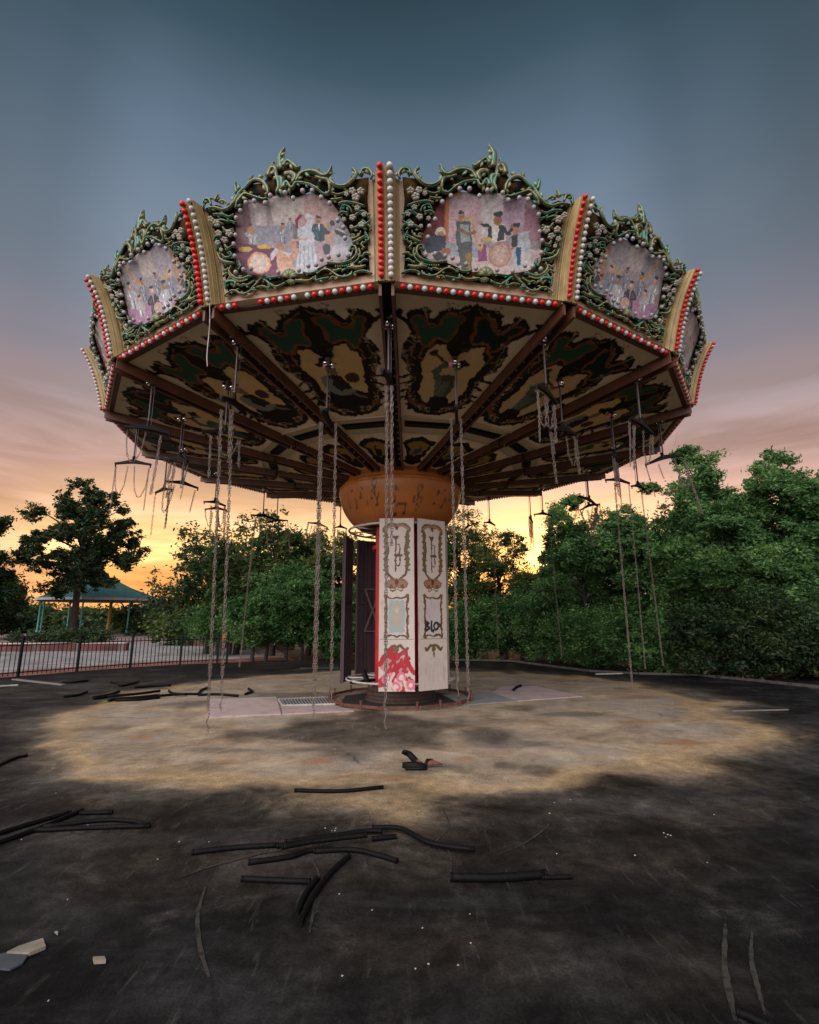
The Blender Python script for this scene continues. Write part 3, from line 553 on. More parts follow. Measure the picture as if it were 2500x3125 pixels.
        c.stroke([(560, 500), (620, 620), (700, 700)], 14, (.5, .3, .1)); c.stroke([(1130, 620), (1060, 700), (1000, 660)], 10, (.5, .35, .12)); c.ell(880, 960, 60, 60, (.5, .34, .28))
    # brush texture
    c.C *= (1.12+.35*(vnoise(X, Y, .05, 3)-.5)+.45*(vnoise(X+Y*.4, Y-X*.3, .14, 8)-.5))[..., None]; c.C[vnoise(X*.6+Y, Y*.5, .16, 12) > .90] *= .65; c.C[vnoise(X+Y*.3, Y, .13, 15) > .93] *= 1.35
    P = np.zeros((nu, nv, 3))
    for i in range(nu):
        for j in range(nv):
            s, v = inv_bil_fast(x[i], y[j]); 
            P[i, j] = panel_pt(-s if variant == 1 else s, v, .008)
    k = Canvas(X, Y, (0, 0, 0)); k.poly([(x*1.0+(880-x)*.03, y+(760-y)*.03) for x, y in OUTER], (1, 1, 1)); keep = k.C[..., 0] > .5
    me = grid_mesh('mural', P, c.C, 'paint')
    fk = (keep[:-1, :-1] & keep[1:, 1:]).reshape(-1); bm = bmesh.new(); bm.from_mesh(me); bm.faces.ensure_lookup_table()
    bmesh.ops.delete(bm, geom=[f for f in bm.faces if not fk[f.index]], context='FACES'); bm.to_mesh(me); bm.free()
    return me
def inv_bil_fast(x, y):
    s, v = inv_bil(x, y); return s, v
murals = [mural(i) for i in range(3)]

# the board behind the scrollwork
def board_mesh():
    b = MB(); n = 10; m_ = 8
    for side_, o in ((0, 0), (1, -.05)):
        vs = []
        for i in range(n+1):
            s = -1+2*i/n
            top = 1.0-.03*abs(math.sin(PI*i/n*2)); 
            for j in range(m_+1): vs.append(panel_pt(s, -.005+(top+.005)*j/m_, o))
        b.add(vs, [(i*(m_+1)+j, (i+1)*(m_+1)+j, (i+1)*(m_+1)+j+1, i*(m_+1)+j+1) for i in range(n) for j in range(m_)], 0)
    # lower lip that carries the lamps
    a, c = panel_pt(-1.0, 0), panel_pt(1.0, 0)
    b.box(((a+c)/2)+Vector((0, -.018, -.022)), ((c-a).length, .075, .03), mi=2)
    b.box(((a+c)/2)+Vector((0, -.022, .03)), ((c-a).length, .02, .07), mi=1)
    for s in (-1, 1):    # moulding beside each rib
        for q, w in ((.985, .016), (.955, .008)):
            b.tube([panel_pt(s*q, v, .006) for v in np.linspace(0, 1, 10)], w, 6, 1)
    return b.mesh('facade_board', ['cream', 'gold', 'brown'], smooth=False)
board_me = board_mesh()
# corner rib
def rib_mesh():
    b = MB(); hw0, hw1 = .115, .088; n = 16; vs = []
    for i in range(n+1):
        v = -.008+1.02*i/n; z = Z0+v*(Z1-Z0); ro = prof(v)+.035; ri = prof(v)-.34
        vs += [(-hw0, -ri, z), (-hw0+.005, -(ro-.11), z), (-hw1, -ro+.01, z), (-hw1+.02, -ro, z), (-.022, -ro, z), (-.014, -ro+.02, z), (.014, -ro+.02, z), (.022, -ro, z), (hw1-.02, -ro, z), (hw1, -ro+.01, z), (hw0-.005, -(ro-.11), z), (hw0, -ri, z)]
    k = 12
    b.add(vs, [(i*k+j, i*k+(j+1) % k, (i+1)*k+(j+1) % k, (i+1)*k+j) for i in range(n) for j in range(k)]+[tuple(range(k-1, -1, -1)), tuple(n*k+j for j in range(k))], 0)
    for s in (-1, 1):
        for d in (.06, .13, .19):
            b.tube([(s*(hw0-.006 if d > .1 else hw1+.008), -(prof(v)+.035-d), Z0+v*(Z1-Z0)) for v in np.linspace(-.02, 1.0, 12)], .009, 5, 0)
    return b.mesh('corner_rib', ['gold'], smooth=False)
rib_me = rib_mesh()

# ceiling panel template: s across -1..1, r along the centre line (apothem)
def ceil_pt(s, ra, off=0):
    rc = ra/CS; hw = ra*T-.085; return Vector((s*hw, -ra, ceil_z(rc)-off))
def ceil_mesh(variant):
    nu, nv = 130, 210; s = np.linspace(-1, 1, nu); r = np.linspace(1.22, 5.885, nv)
    S, Rr = np.meshgrid(s, r, indexing='ij')
    X = S*(Rr*T-.085); Y = Rr
    CR = (.66, .54, .37); BK = (.012, .010, .007); GN = (.02, .075, .04); OR = (.17, .06, .02); YE = (.62, .42, .18) if variant == 0 else (.58, .40, .19)
    c = Canvas(X, Y, CR, warp=.025, ws=7, seed=11+variant)
    c.X = c.X+.035*(vnoise(X, Y, 19, 3)-.5); c.Y = c.Y+.035*(vnoise(X, Y, 14, 4)-.5)
    A = lambda t, q: (t*.96*((3.1+q*2.77)*T-.085), 3.13+q*2.66)       # outer field 0..1
    # dark frame with horns
    c.poly([A(*p) for p in [(-.92, .80), (-.86, .87), (-.66, .90), (-.5, .83), (-.40, .90), (-.2, .92), (0, .955), (.2, .92), (.40, .90), (.5, .83), (.66, .90), (.86, .87), (.92, .80), (.80, .74), (.80, .70), (.93, .62), (.93, .50), (.80, .42), (.76, .30), (.88, .20), (.90, .11), (.70, .06), (.4, .02), (0, .0), (-.4, .02), (-.7, .06), (-.90, .11), (-.88, .20), (-.76, .30), (-.80, .42), (-.93, .50), (-.93, .62), (-.80, .70), (-.80, .74)]], BK)
    for sg in (-1, 1):
        c.stroke([A(sg*.9, .80), A(sg*1.0, .835), A(sg*.97, .87)], .035, BK)
        for q in (.20, .26, .33, .40): c.stroke([A(sg*.74, q), A(sg*.97, q-.03)], .028, BK)
        for q, t in ((.93, .1), (.90, .3), (.885, .62)): c.ell(*A(sg*t, q), .05, .05, BK)
        g = [A(sg*a_, b_) for a_, b_ in [(.08, .87), (.30, .87), (.42, .80), (.55, .78), (.66, .84), (.80, .82), (.72, .76), (.66, .66), (.50, .64), (.40, .70), (.18, .70), (.14, .78)]]
        c.poly(g, GN if (variant == 0 or sg < 0) else (.006, .02, .014))
        c.stroke(g+[g[0]], .022, OR, sm=True)
        c.stroke([A(sg*.75, .60), A(sg*.80, .50), A(sg*.70, .38)], .03, (.05, .022, .01)); c.stroke([A(sg*.3, .10), A(sg*.6, .115), A(sg*.75, .15)], .035, OR)
        c.ell(*A(sg*.82, .72), .035, .06, CR); c.ell(*A(sg*.86, .135), .03, .04, CR)
        for path in ([(.90, .60), (.84, .55), (.88, .48), (.80, .46)], [(.72, .32), (.80, .26), (.72, .20), (.64, .24)], [(.84, .66), (.74, .64), (.78, .58), (.70, .54)], [(.1, .05), (.3, .06), (.5, .08), (.62, .13), (.55, .16)], [(.05, .92), (.2, .89), (.34, .87)], [(.46, .81), (.56, .80), (.64, .87)]):
            c.stroke([A(sg*p[0], p[1]) for p in path], .010, (.22, .13, .04))
        for x_, y_ in ((.70, .68), (.84, .56), (.78, .46), (.70, .36), (.78, .27), (.66, .17), (.40, .07), (.18, .065), (.28, .92), (.60, .87)):
            c.stroke([A(sg*(x_-.05), y_+.02), A(sg*(x_+.03), y_+.025), A(sg*(x_+.05), y_-.005), A(sg*x_, y_-.02), A(sg*(x_-.02), y_)], .008, (.30, .23, .13))
            c.ell(*A(sg*(x_+.07), y_+.02), .02, .03, (.34, .26, .15))
        c.stroke([A(sg*.56, .50), A(sg*.62, .58), A(sg*.5, .66), A(sg*.38, .70), A(sg*.2, .69)], .012, (.26, .10, .03))
    # opening
    c.poly([A(*p) for p in [(-.60, .50), (-.52, .60), (-.40, .66), (-.2, .655), (-.12, .60), (0, .56), (.12, .60), (.2, .655), (.40, .66), (.52, .60), (.60, .50), (.52, .40), (.56, .28), (.46, .17), (.2, .12), (-.2, .12), (-.46, .17), (-.56, .28), (-.52, .40)]], YE)
    if variant == 0:      # player with hat at a keyboard
        c.poly([A(*p) for p in [(-.5, .26), (-.34, .30), (.2, .28), (.55, .24), (.55, .10), (-.5, .10)]], BK)
        c.poly([A(*p) for p in [(-.30, .42), (-.15, .44), (.05, .43), (.16, .34), (.14, .24), (-.25, .24)]], (.02, .02, .022)); c.stroke([A(-.28, .41), A(-.30, .32), A(-.18, .26), A(.12, .27)], .07, (.20, .21, .18)); c.ell(*A(-.06, .475), .075, .10, (.20, .13, .085)); c.ell(*A(-.10, .53), .16, .055, BK); c.ell(*A(-.11, .565), .085, .06, BK); c.stroke([A(.15, .25), A(.42, .20)], .03, (.18, .12, .09)); c.ell(*A(.28, .40), .10, .12, (.08, .03, .02))
    else:                 # horn player
        c.poly([A(*p) for p in [(-.18, .40), (.05, .44), (.22, .42), (.26, .32), (.16, .20), (-.14, .18)]], (.06, .085, .06)); c.stroke([A(-.16, .38), A(-.24, .44), A(-.12, .50)], .06, (.09, .12, .09)); c.ell(*A(.10, .50), .075, .10, (.18, .12, .07)); c.ell(*A(.22, .52), .10, .085, BK); c.stroke([A(.0, .50), A(-.22, .55), A(-.36, .585)], .022, (.06, .035, .02), sm=False); c.ell(*A(-.38, .59), .07, .06, (.045, .02, .015)); c.poly([A(*p) for p in [(-.2, .2), (.2, .22), (.4, .12), (-.3, .1)]], BK)
        for i in range(5): c.stroke([A(-.14+.06*i, .36), A(-.12+.05*i, .22)], .012, (.16, .18, .13))
    # cross bar and inner field
    c.put((Y > 2.52) & (Y < 3.08), (.44, .38, .24)); c.put((np.abs(Y-3.05) < .03) | (np.abs(Y-2.55) < .03), (.38, .36, .24))
    c.put((Y > 2.72) & (Y < 2.93) & (np.abs(S) < .86), BK)
    B = lambda t, q: (t*((1.3+q*1.15)*T-.085), 1.3+q*1.15)
    c.poly([B(*p) for p in [(-.85, .80), (-.5, .90), (0, .97), (.5, .90), (.85, .80), (.75, .55), (.8, .4), (.6, .05), (0, -.02), (-.6, .05), (-.8, .4), (-.75, .55)]], BK)
    c.poly([B(*p) for p in [(-.6, .72), (-.3, .80), (0, .84), (.3, .80), (.6, .72), (.45, .5), (.5, .38), (0, .30), (-.5, .38), (-.45, .5)]], (.28, .175, .03))
    if variant: c.poly([B(*p) for p in [(-.2, .65), (.15, .70), (.35, .5), (.2, .35), (-.2, .33)]], (.03, .08, .11)); c.ell(*B(-.05, .62), .045, .06, (.3, .2, .03))
    else: c.poly([B(*p) for p in [(-.25, .6), (0, .72), (.2, .5), (.25, .33), (-.25, .33)]], BK); c.ell(*B(0, .60), .05, .03, (.3, .24, .14))
    c.ell(*B(0, .16), .17, .12, BK)
    P = np.stack([X, -Y, 4.49+(Y/CS)/6.0*(Z0-4.49)], -1)
    return grid_mesh('ceiling_panel', P[::-1].copy(), c.C[::-1].copy(), 'ceil')
ceils = [ceil_mesh(0), ceil_mesh(1)]
# moulded bar across each ceiling panel
def crossbar_mesh():
    b = MB()
    for ra, h in ((3.07, .035), (2.53, .035)):
        a, c = ceil_pt(-1, ra), ceil_pt(1, ra); b.bar(a, c, .03, h)
    a, c = ceil_pt(-.80, 2.82, .012), ceil_pt(.80, 2.82, .012); b.bar(a, c, .15, .02, mi=1)
    return b.mesh('cross_moulding', ['cream', 'black'])
cross_me = crossbar_mesh()
# channel beam under a corner line
def beam_mesh():
    b = MB(); r0, r1 = 1.15, 6.0
    for x in (-.075, .075):
        for ra, rb, d in ((r0, 2.80, .12), (2.84, r1-.05, .16)):
            vs = []
            for r_, dd in ((ra, d*.85), (rb, d)):
                z = ceil_z(r_); vs += [(x-.018, -r_, z-dd), (x+.018, -r_, z-dd), (x+.018, -r_, z+.01), (x-.018, -r_, z+.01)]
            b.add(vs, [(0, 1, 2, 3), (7, 6, 5, 4), (0, 4, 5, 1), (1, 5, 6, 2), (2, 6, 7, 3), (3, 7, 4, 0)], 0)
    vs = [(-.10, -r0, ceil_z(r0)-.004), (.10, -r0, ceil_z(r0)-.004), (.10, -r1, ceil_z(r1)-.004), (-.10, -r1, ceil_z(r1)-.004)]
    b.add(vs, [(0, 1, 2, 3)], 1)
    return b.mesh('beam', ['brown', 'black'])
beam_me = beam_mesh()

def put(name, me, k, parent=ride):
    o = bpy.data.objects.new(name, me); o.rotation_euler.z = k*DA+PHI; return link(o, parent)
def inst(me, name, parent): o = bpy.data.objects.new(name, me); return link(o, parent)
order = sorted(range(-8, 8), key=lambda k: abs(k+.5))
for k in order:
    p = put('facade_panel', board_me, k+.5)
    inst(relief_me, 'scroll_frame', p)
    inst(murals[{-1: 0, 0: 1}.get(k, 2 if k % 3 else 0)], 'mural', p)
    cp = put('ceiling_panel', ceils[k % 2 if k not in (-1, 0) else k+1], k+.5); inst(cross_me, 'cross_moulding', cp)
for k in order:
    put('corner_rib', rib_me, k); put('beam', beam_me, k)
# mirrored neighbour panel: its crest leans the other way
for o in ride.children:
    if o.name.startswith('facade_panel'):
        kk = round((o.rotation_euler.z-PHI)/DA-.5)
        if kk >= 0:
            for ch in o.children:
                if ch.name.startswith('scroll_frame'): ch.scale.x = -1
                if ch.name.startswith('mural') and kk != 0: ch.scale.x = -1
# lamps
b = MB(); b.ball((0, 0, 0), .036, 12); bulb_r = b.mesh('bulb', ['red'], True); b = MB(); b.ball((0, 0, 0), .036, 12); bulb_w = b.mesh('bulb', ['white'], True)
PB = [(510, 565), (465, 620), (440, 752), (415, 825), (415, 925), (415, 1065), (485, 1040), (550, 1030), (655, 1075), (785, 1060), (960, 1040), (1040, 1000), (1105, 990), (1150, 940), (1210, 920), (1290, 900), (1365, 905), (1345, 755), (1335, 665), (1290, 610), (1235, 480), (1170, 440), (1105, 395), (1030, 400), (950, 455), (890, 420), (770, 445), (720, 500), (635, 490), (565, 505)]
single = []; rows = MB(); holders = MB()
def lamp(p, ci, solo, n=10, r=.036):
    if solo: single.append((p, ci))
    else: rows.ball(p, r, n, ci)
for k in range(-8, 8):
    rot = Matrix.Rotation(k*DA+PHI, 3, 'Z')
    for i in range(17):
        v = .035+.965*i/16.2; ro = prof(v)+.035
        for x, ci in ((-.057, 0), (.057, 1)):
            lamp(rot @ Vector((x, -ro-.024, Z0+v*(Z1-Z0))), ci, k == 0 or (k == -1 and ci == 0), 8 if abs(k) > 2 else 10, .031)
    rot = Matrix.Rotation((k+.5)*DA+PHI, 3, 'Z'); solo = k in (-1, 0)
    for i in range(23):
        if k == -1 and i in (3, 4, 5, 12): continue       # lamps missing in the photo
        s = -.93+1.86*i/22; p = rot @ (panel_pt(s, .0)+Vector((0, -.112, -.030))); lamp(p, i % 2, solo, 8, .036)
    mir = k >= 0
    for x, y in PB:
        s, v = inv_bil(x, y); q = panel_pt(-s if mir else s, v, .085)
        lamp(rot @ q, 3, False, 8, .030)
    if abs(k) <= 5:
        for s, v, ci in [(-.80, .018, 0)]: pass
    rot = Matrix.Rotation(k*DA+PHI, 3, 'Z')
    for i in range(20):
        r_ = 1.7+i*.2
        if 2.7 < r_ < 2.9: continue
        rows.ball(rot @ Vector((-.035 if k < 0 else .035, -r_, ceil_z(r_)-.07)), .026, 6, 2)
while len(single) > 96: rows.ball(*[single[-1][0], .036, 10, single[-1][1]]); single.pop()
for p, ci in single:
    o = bpy.data.objects.new('bulb', bulb_w if ci else bulb_r); o.location = p; link(o, ride)
M['white2'] = mat('greyed_bulb', (.36, .34, .34), .3, var=.2)
tag(rows.build('bulb_rows', ['red', 'white', 'dull', 'white2'], ride, smooth=True), kind='stuff')
# roof sheet that closes the canopy
b = MB(); n = NS; ro_ = prof(.80)-.14
vs = [pol(ro_, az(k), Z0+.80*(Z1-Z0)) for k in range(n)]+[Vector((0, 0, 6.75))]
b.add(vs, [(k, (k+1) % n, n) for k in range(n)]); b.build('roof', ['roof'], ride)
# bowl with notes
def bowl():
    pr = [(.90, 3.58), (1.01, 3.66), (1.14, 3.79), (1.27, 4.00), (1.345, 4.22), (1.375, 4.38), (1.365, 4.45), (1.33, 4.50), (1.27, 4.53), (1.24, 4.60), (1.22, 4.72)]
    pr = spline([(a, b, 0) for a, b in pr], 5)
    n = 340; th = np.linspace(-PI, PI, n); r = np.array([p[0] for p in pr]); z = np.array([p[1] for p in pr])
    TH, RR = np.meshgrid(th, r, indexing='ij'); _, ZZ = np.meshgrid(th, z, indexing='ij')
    RR = RR*(1+.012*(np.abs(np.sin(TH*8)))*(ZZ > 4.47))
    X = TH*1.25; Y = ZZ
    c = Canvas(X, Y, (.36, .115, .022), warp=0)
    DK = (.055, .022, .010)
    def clef(x, y, h):
        c.stroke([(x-.10*h, y-.42*h), (x-.02*h, y-.50*h), (x+.05*h, y-.40*h), (x-.02*h, y+.1*h), (x-.08*h, y+.36*h), (x+.02*h, y+.52*h), (x+.10*h, y+.36*h), (x-.02*h, y+.12*h), (x-.22*h, y-.05*h), (x-.14*h, y-.24*h), (x+.08*h, y-.24*h), (x+.15*h, y-.08*h), (x+.02*h, y+.02*h), (x-.06*h, y-.08*h)], .012, DK)
    def note(x, y, h, two=False):
        c.ell(x, y-h*.4, .034, .026, DK); c.stroke([(x+.03, y-h*.4), (x+.045, y+h*.4)], .009, DK, sm=False)
        if two: c.ell(x+.2, y-h*.3, .034, .026, DK); c.stroke([(x+.23, y-h*.3), (x+.24, y+h*.5)], .009, DK, sm=False); c.stroke([(x+.04, y+h*.4), (x+.24, y+h*.5)], .02, DK, sm=False)
        else: c.stroke([(x+.045, y+h*.4), (x+.10, y+h*.15)], .013, DK)
    for base in (-2.75, -.75, 1.25, 3.2):
        clef(base+.25, 4.16, .52); clef(base+1.12, 4.05, .50); note(base+.62, 4.12, .38); note(base-.1, 4.2, .26); note(base+1.48, 4.1, .34); note(base+.62, 3.80, .22, True); note(base-.3, 4.0, .22)
        c.ell(base+.05, 3.98, .022, .026, DK); c.ell(base+1.7, 4.25, .03, .02, DK)
    for s0 in np.linspace(-PI, PI, 9): c.put((np.abs(TH-s0-.3) < .009) & (ZZ < 4.45), (.30, .10, .02))
    P = np.stack([RR*np.sin(TH), -RR*np.cos(TH), ZZ], -1)
    link(bpy.data.objects.new('bowl', grid_mesh('bowl', P, c.C, 'bowl')), ride)
bowl()
b = MB(); b.lathe([(.90, 3.58), (.3, 3.60)], 40); b.build('bowl_underside', ['darkrust'], ride)
# central column and base
b = MB(); b.lathe([(.0, .28), (.54, .28), (.54, 3.63)], 28); b.lathe([(.54, 3.1), (.62, 3.12), (.62, 3.2), (.54, 3.22)], 28)
for a in range(4):
    p = pol(.62, -.72+a*PI/2, 0); b.box((p.x, p.y, 2.0), (.14, .14, 3.2), -.72+a*PI/2)
b.build('core_column', ['redcore'], ride)
b = MB(); b.lathe([(.74, .0), (.74, .05), (.70, .06), (.70, .13), (.73, .14), (.73, .19), (.66, .21), (.60, .28), (0, .285)], 40)
for i in range(24): a = 2*PI*i/24; b.ball((.70*math.cos(a), .70*math.sin(a), .20), .018, 6)
b.build('base_flange', ['darkrust'], ride)
for z, r_, w in ((3.55, 1.14, .045), (.42, 1.14, .035)):
    b = MB(); b.tube([pol(r_, 2*PI*i/48, z) for i in range(49)], w*.55, 8, caps=False)
    for i in range(10): a = 2*PI*i/10+.2; b.bar(pol(.5, a, z), pol(r_, a, z), .03)
    b.build('hoop', ['pale_metal'], ride, smooth=True)
b = MB(); b.bar(pol(.6, -1.0, .42), pol(1.16, -1.02, .40), .10, .05); b.bar(pol(.85, -.9, .42), pol(.9, -1.0, .62), .09, .07); b.build('latch_bracket', ['black'], ride)
# painted door panels on the column
def door(name, ang, a, w, kind, z0=.30, z1=3.62, yaw=0):
    H = z1-z0; nu, nv = 74, 300
    t = np.linspace(-1, 1, nu); q = np.linspace(0, 1, nv); Tt, Q = np.meshgrid(t, q, indexing='ij')
    X = Tt*w/2; Y = Q*H
    c = Canvas(X, Y, (.57, .495, .44), warp=.010, ws=26, seed=3+kind)
    GO = (.13, .075, .016); BR = (.30, .155, .075); DB = (.09, .04, .02); DR = (.13, .008, .012)
    s = w/.70
    _st = c.stroke; c.stroke = lambda pts, rad, col, a=1, asp=1, sm=True: _st(pts, rad*1.22, col, a, asp, sm)
    def P(x, y): return (x*s, (1-y)*H)                    # x metres at .70 wide, y fraction from the top
    for sg in (-1, 1):
        c.stroke([P(0, .045), P(sg*.12, .040), P(sg*.22, .055), P(sg*.245, .075)], .035, GO); c.stroke([P(0, .045), P(sg*.12, .045), P(sg*.23, .065)], .022, BR)
        c.stroke([P(sg*.205, .10), P(sg*.215, .14), P(sg*.185, .2), P(sg*.22, .25), P(sg*.20, .31)], .030, GO)
        for yy in (.085, .115, .15, .185, .215, .25, .285, .31): c.ell(*P(sg*(.215+.01*math.sin(yy*90)), yy), .038, .036, GO if int(yy*100) % 2 else (.12, .09, .03))
        for yy in (.10, .17, .235, .30): c.ell(*P(sg*.19, yy), .018, .025, DB)
        c.stroke([P(sg*.20, .325), P(sg*.15, .345), P(sg*.06, .366), P(0, .370)], .018, DB); c.poly([P(0, .365), P(sg*.10, .362), P(sg*.20, .39), P(sg*.16, .42), P(0, .41)], BR)
        for yy in (.095, .13, .165, .2, .235, .27, .30): c.stroke([P(sg*.20, yy), P(sg*.255, yy+.012)], .016, GO, sm=False); c.stroke([P(sg*.20, yy+.01), P(sg*.165, yy+.02)], .010, (.10, .07, .02), sm=False)
        c.ell(*P(sg*.10, .395), .115, .085, BR); c.ring(*P(sg*.10, .395), .115, .085, .10, GO); c.ell(*P(sg*.11, .41), .04, .035, GO)
        c.stroke([P(sg*.02, .425), P(sg*.08, .437), P(sg*.12, .43)], .010, GO)
        # lower frame
        c.stroke([P(sg*.235, .462), P(sg*.20, .52), P(sg*.215, .58), P(sg*.20, .65), P(sg*.235, .70)], .016, DB); c.stroke([P(sg*.235, .462), P(sg*.11, .478), P(0, .473)], .014, DB); c.stroke([P(sg*.235, .70), P(sg*.11, .69), P(0, .70)], .014, DB)
        for yy in (.463, .70): c.ell(*P(sg*.215, yy), .040, .035, GO)
        for yy in (.50, .54, .58, .62, .66): c.ell(*P(sg*.225, yy), .016, .03, GO)
        c.stroke([P(0, .755), P(sg*.08, .750), P(sg*.17, .775), P(sg*.21, .765)], .022, (.10, .075, .025))
    c.ell(*P(0, .06), .03, .045, DR); c.ell(*P(0, .385), .035, .05, DR); c.ell(*P(0, .77), .05, .05, (.13, .09, .03)); c.stroke([P(0, .78), P(0, .81)], .015, (.12, .09, .05))
    # horn
    c.stroke([P(-.02, .115), P(-.02, .32)], .012, DB, sm=False); c.poly([P(-.09, .105), P(.05, .105), P(0, .135), P(-.04, .135)], DB); c.stroke([P(.0, .16), P(.06, .165), P(.06, .25)], .010, (.2, .09, .05)); c.stroke([P(.06, .20), P(.06, .28), P(.03, .29), P(0, .285)], .009, DB); c.stroke([P(-.03, .225), P(.09, .225)], .022, DB, sm=False)
    pic = [P(-.155, .49), P(.155, .49), P(.17, .58), P(.155, .675), P(-.155, .675), P(-.17, .58)]
    if kind == 0:
        c.poly(pic, (.34, .38, .365)); c.ell(*P(0, .54), .08, .08, (.45, .36, .28)); c.ell(*P(0, .60), .08, .13, (.43, .36, .29)); c.ell(*P(.01, .55), .04, .05, (.5, .44, .38))
        rs = random.Random(3)
        RD = (.40, .006, .022)
        c.ell(*P(-.02, .86), .30, .17, RD, .55)
        for i in range(16):
            x0, y0 = rs.uniform(-.30, .30), rs.uniform(.80, .98); c.stroke([P(x0, y0), P(x0+rs.uniform(-.15, .15), y0+rs.uniform(-.05, .05)), P(x0+rs.uniform(-.2, .2), y0+rs.uniform(-.04, .06))], rs.uniform(.015, .035), RD)
        c.stroke([P(-.1, .79), P(.05, .80), P(.17, .78), P(.2, .83), P(.33, .90)], .035, RD); c.stroke([P(-.32, .85), P(-.2, .80), P(-.05, .82)], .04, RD)
        for x, y in ((.09, .925), (-.2, .93), (-.02, .975), (.27, .965)): c.ring(*P(x, y), .07, .07, .35, (.62, .16, .22)); c.ell(*P(x, y), .040, .042, (.72, .50, .50))
        c.ell(*P(-.15, .955), .05, .05, (.70, .50, .48)); c.stroke([P(.12, .93), P(.2, 1.0)], .02, (.6, .5, .4)); c.stroke([P(-.05, .90), P(-.12, .95), P(-.02, 1.0)], .016, (.62, .5, .45))
    else:
        c.poly(pic, (.52, .48, .49)); c.ell(*P(.03, .53), .03, .07, (.56, .42, .34)); c.ell(*P(-.05, .60), .05, .05, (.55, .46, .42))
        K = (.010, .010, .012)        # sprayed letters
        y0, y1 = .615, .665
        c.stroke([P(-.19, y0), P(-.19, y1)], .020, K, sm=False); c.stroke([P(-.19, y0), P(-.12, y0+.008), P(-.18, .638)], .018, K); c.stroke([P(-.18, .638), P(-.10, .65), P(-.19, y1)], .018, K)
        c.stroke([P(-.05, y0), P(-.04, y1), P(.0, y1+.003)], .020, K); c.ring(*P(.07, .641), .055, .065, .36, K); c.stroke([P(.10, .62), P(.17, .635), P(.12, .65)], .014, K)
        g = (.44, .40, .41)
        c.stroke([P(-.2, .92), P(-.18, .84), P(-.1, .88), P(-.12, .95)], .010, g, .7); c.stroke([P(-.02, .95), P(.02, .85), P(.08, .86), P(.10, .95)], .012, g, .7); c.stroke([P(-.1, .83), P(.05, .82), P(.16, .86), P(.2, .93)], .010, g, .6)
    c.put((np.abs(Y-(1-.712)*H) < .008) & (np.abs(X) < w*.47), (.17, .13, .10))
    t_ = Matrix.Rotation(yaw, 3, 'Z')
    def mp_(x, y, o):
        q_ = t_ @ Vector((x, -o, 0)); v = Vector((q_.x, q_.y-a, 0)); v = Matrix.Rotation(ang, 3, 'Z') @ v; return Vector((v.x, v.y, z0+y))
    b = MB(); n = 0
    corners = [mp_(x, y, o) for o in (-.03, .018) for x in (-w/2, w/2) for y in (0, H)]
    b.add(corners, [(0, 1, 3, 2), (4, 6, 7, 5), (0, 4, 5, 1), (2, 3, 7, 6), (0, 2, 6, 4), (1, 5, 7, 3)], 0)
    d = b.build(name, ['pale_metal'], ride)
    Pm = np.zeros((nu, nv, 3))
    r3 = Matrix.Rotation(ang, 3, 'Z')
    for i in range(nu):
        for j in (0, nv-1):
            Pm[i, j] = mp_(t[i]*w/2*.997, q[j]*H, .022)
        Pm[i, :, :] = Pm[i, 0][None]+(Pm[i, -1]-Pm[i, 0])[None]*q[:, None]
    link(bpy.data.objects.new('painted_face', grid_mesh('painted_face', Pm, c.C, 'door')), d)
    return d
door('column_panel', -.061, 1.17, .69, 0)['label'] = 'white column panel with red graffiti at its foot'
door('column_panel', .575, 1.17, .665, 1)['label'] = 'white column panel with black sprayed letters'
b = MB(); b.box(pol(1.02, 1.20, 1.96), (.30, .03, 3.3), 1.20); b.build('side_panel', ['pale_metal'], ride)
# bare backs of the far panels
def backpanel(p0, p1, z0=.27, z1=3.55, brace=True):
    b = MB(); p0, p1 = Vector((*p0, 0)), Vector((*p1, 0)); d = (p1-p0); ln = d.length; r = math.atan2(d.y, d.x); mid = (p0+p1)/2; nrm = Vector((d.y, -d.x, 0)).normalized()
    b.box((mid.x, mid.y, (z0+z1)/2), (ln, .03, z1-z0), r)
    for f in ((.04, .33, .66, .96) if ln > .6 else (.05, .5, .95)): q = p0+d*f+nrm*.04; b.box((q.x, q.y, (z0+z1)/2), (.05, .05, z1-z0-.02), r)
    for z in (z0+.05, z0+1.75, z1-.05): q = mid+nrm*.05; b.box((q.x, q.y, z), (ln-.02, .03, .05), r)
    return b.build('rear_panel', ['purple'], ride, bevel=.004)
backpanel((-1.31, .42), (-1.20, 1.08)); backpanel((-1.07, 1.25), (-.48, 1.60)); backpanel((-.40, 1.64), (.40, 1.64))
b = MB(); q = [Vector((-.86, 1.28, z)) for z in (1.35, 2.35)]; e = [Vector((-.50, 1.50, z)) for z in (1.35, 2.35)]
b.bar(q[0], e[1], .05, .03); b.bar(q[1]+Vector((0, -.035, 0)), e[0]+Vector((0, -.035, 0)), .05, .03); b.bar(q[0], e[0], .06, .03); b.bar(q[1], e[1], .05, .03); b.build('cross_brace', ['graywood'], ride)
# loose wires
for pts in ([at(640, 925, -5.62), at(640, 990, -5.55), at(632, 1080, -5.5), at(633, 1118, -5.5)], [at(1805, 965, -5.0), at(1830, 1000, -4.9), at(1870, 1008, -4.8)], [at(2050, 1110, -2.0), at(2046, 1165, -2.0)], [at(2068, 1320, 1.5), at(2062, 1350, 1.6), at(2046, 1385, 1.7)]):
    b = MB(); b.tube(spline(pts, 5), .006, 5); b.build('loose_wire', ['pale_metal'], ride)

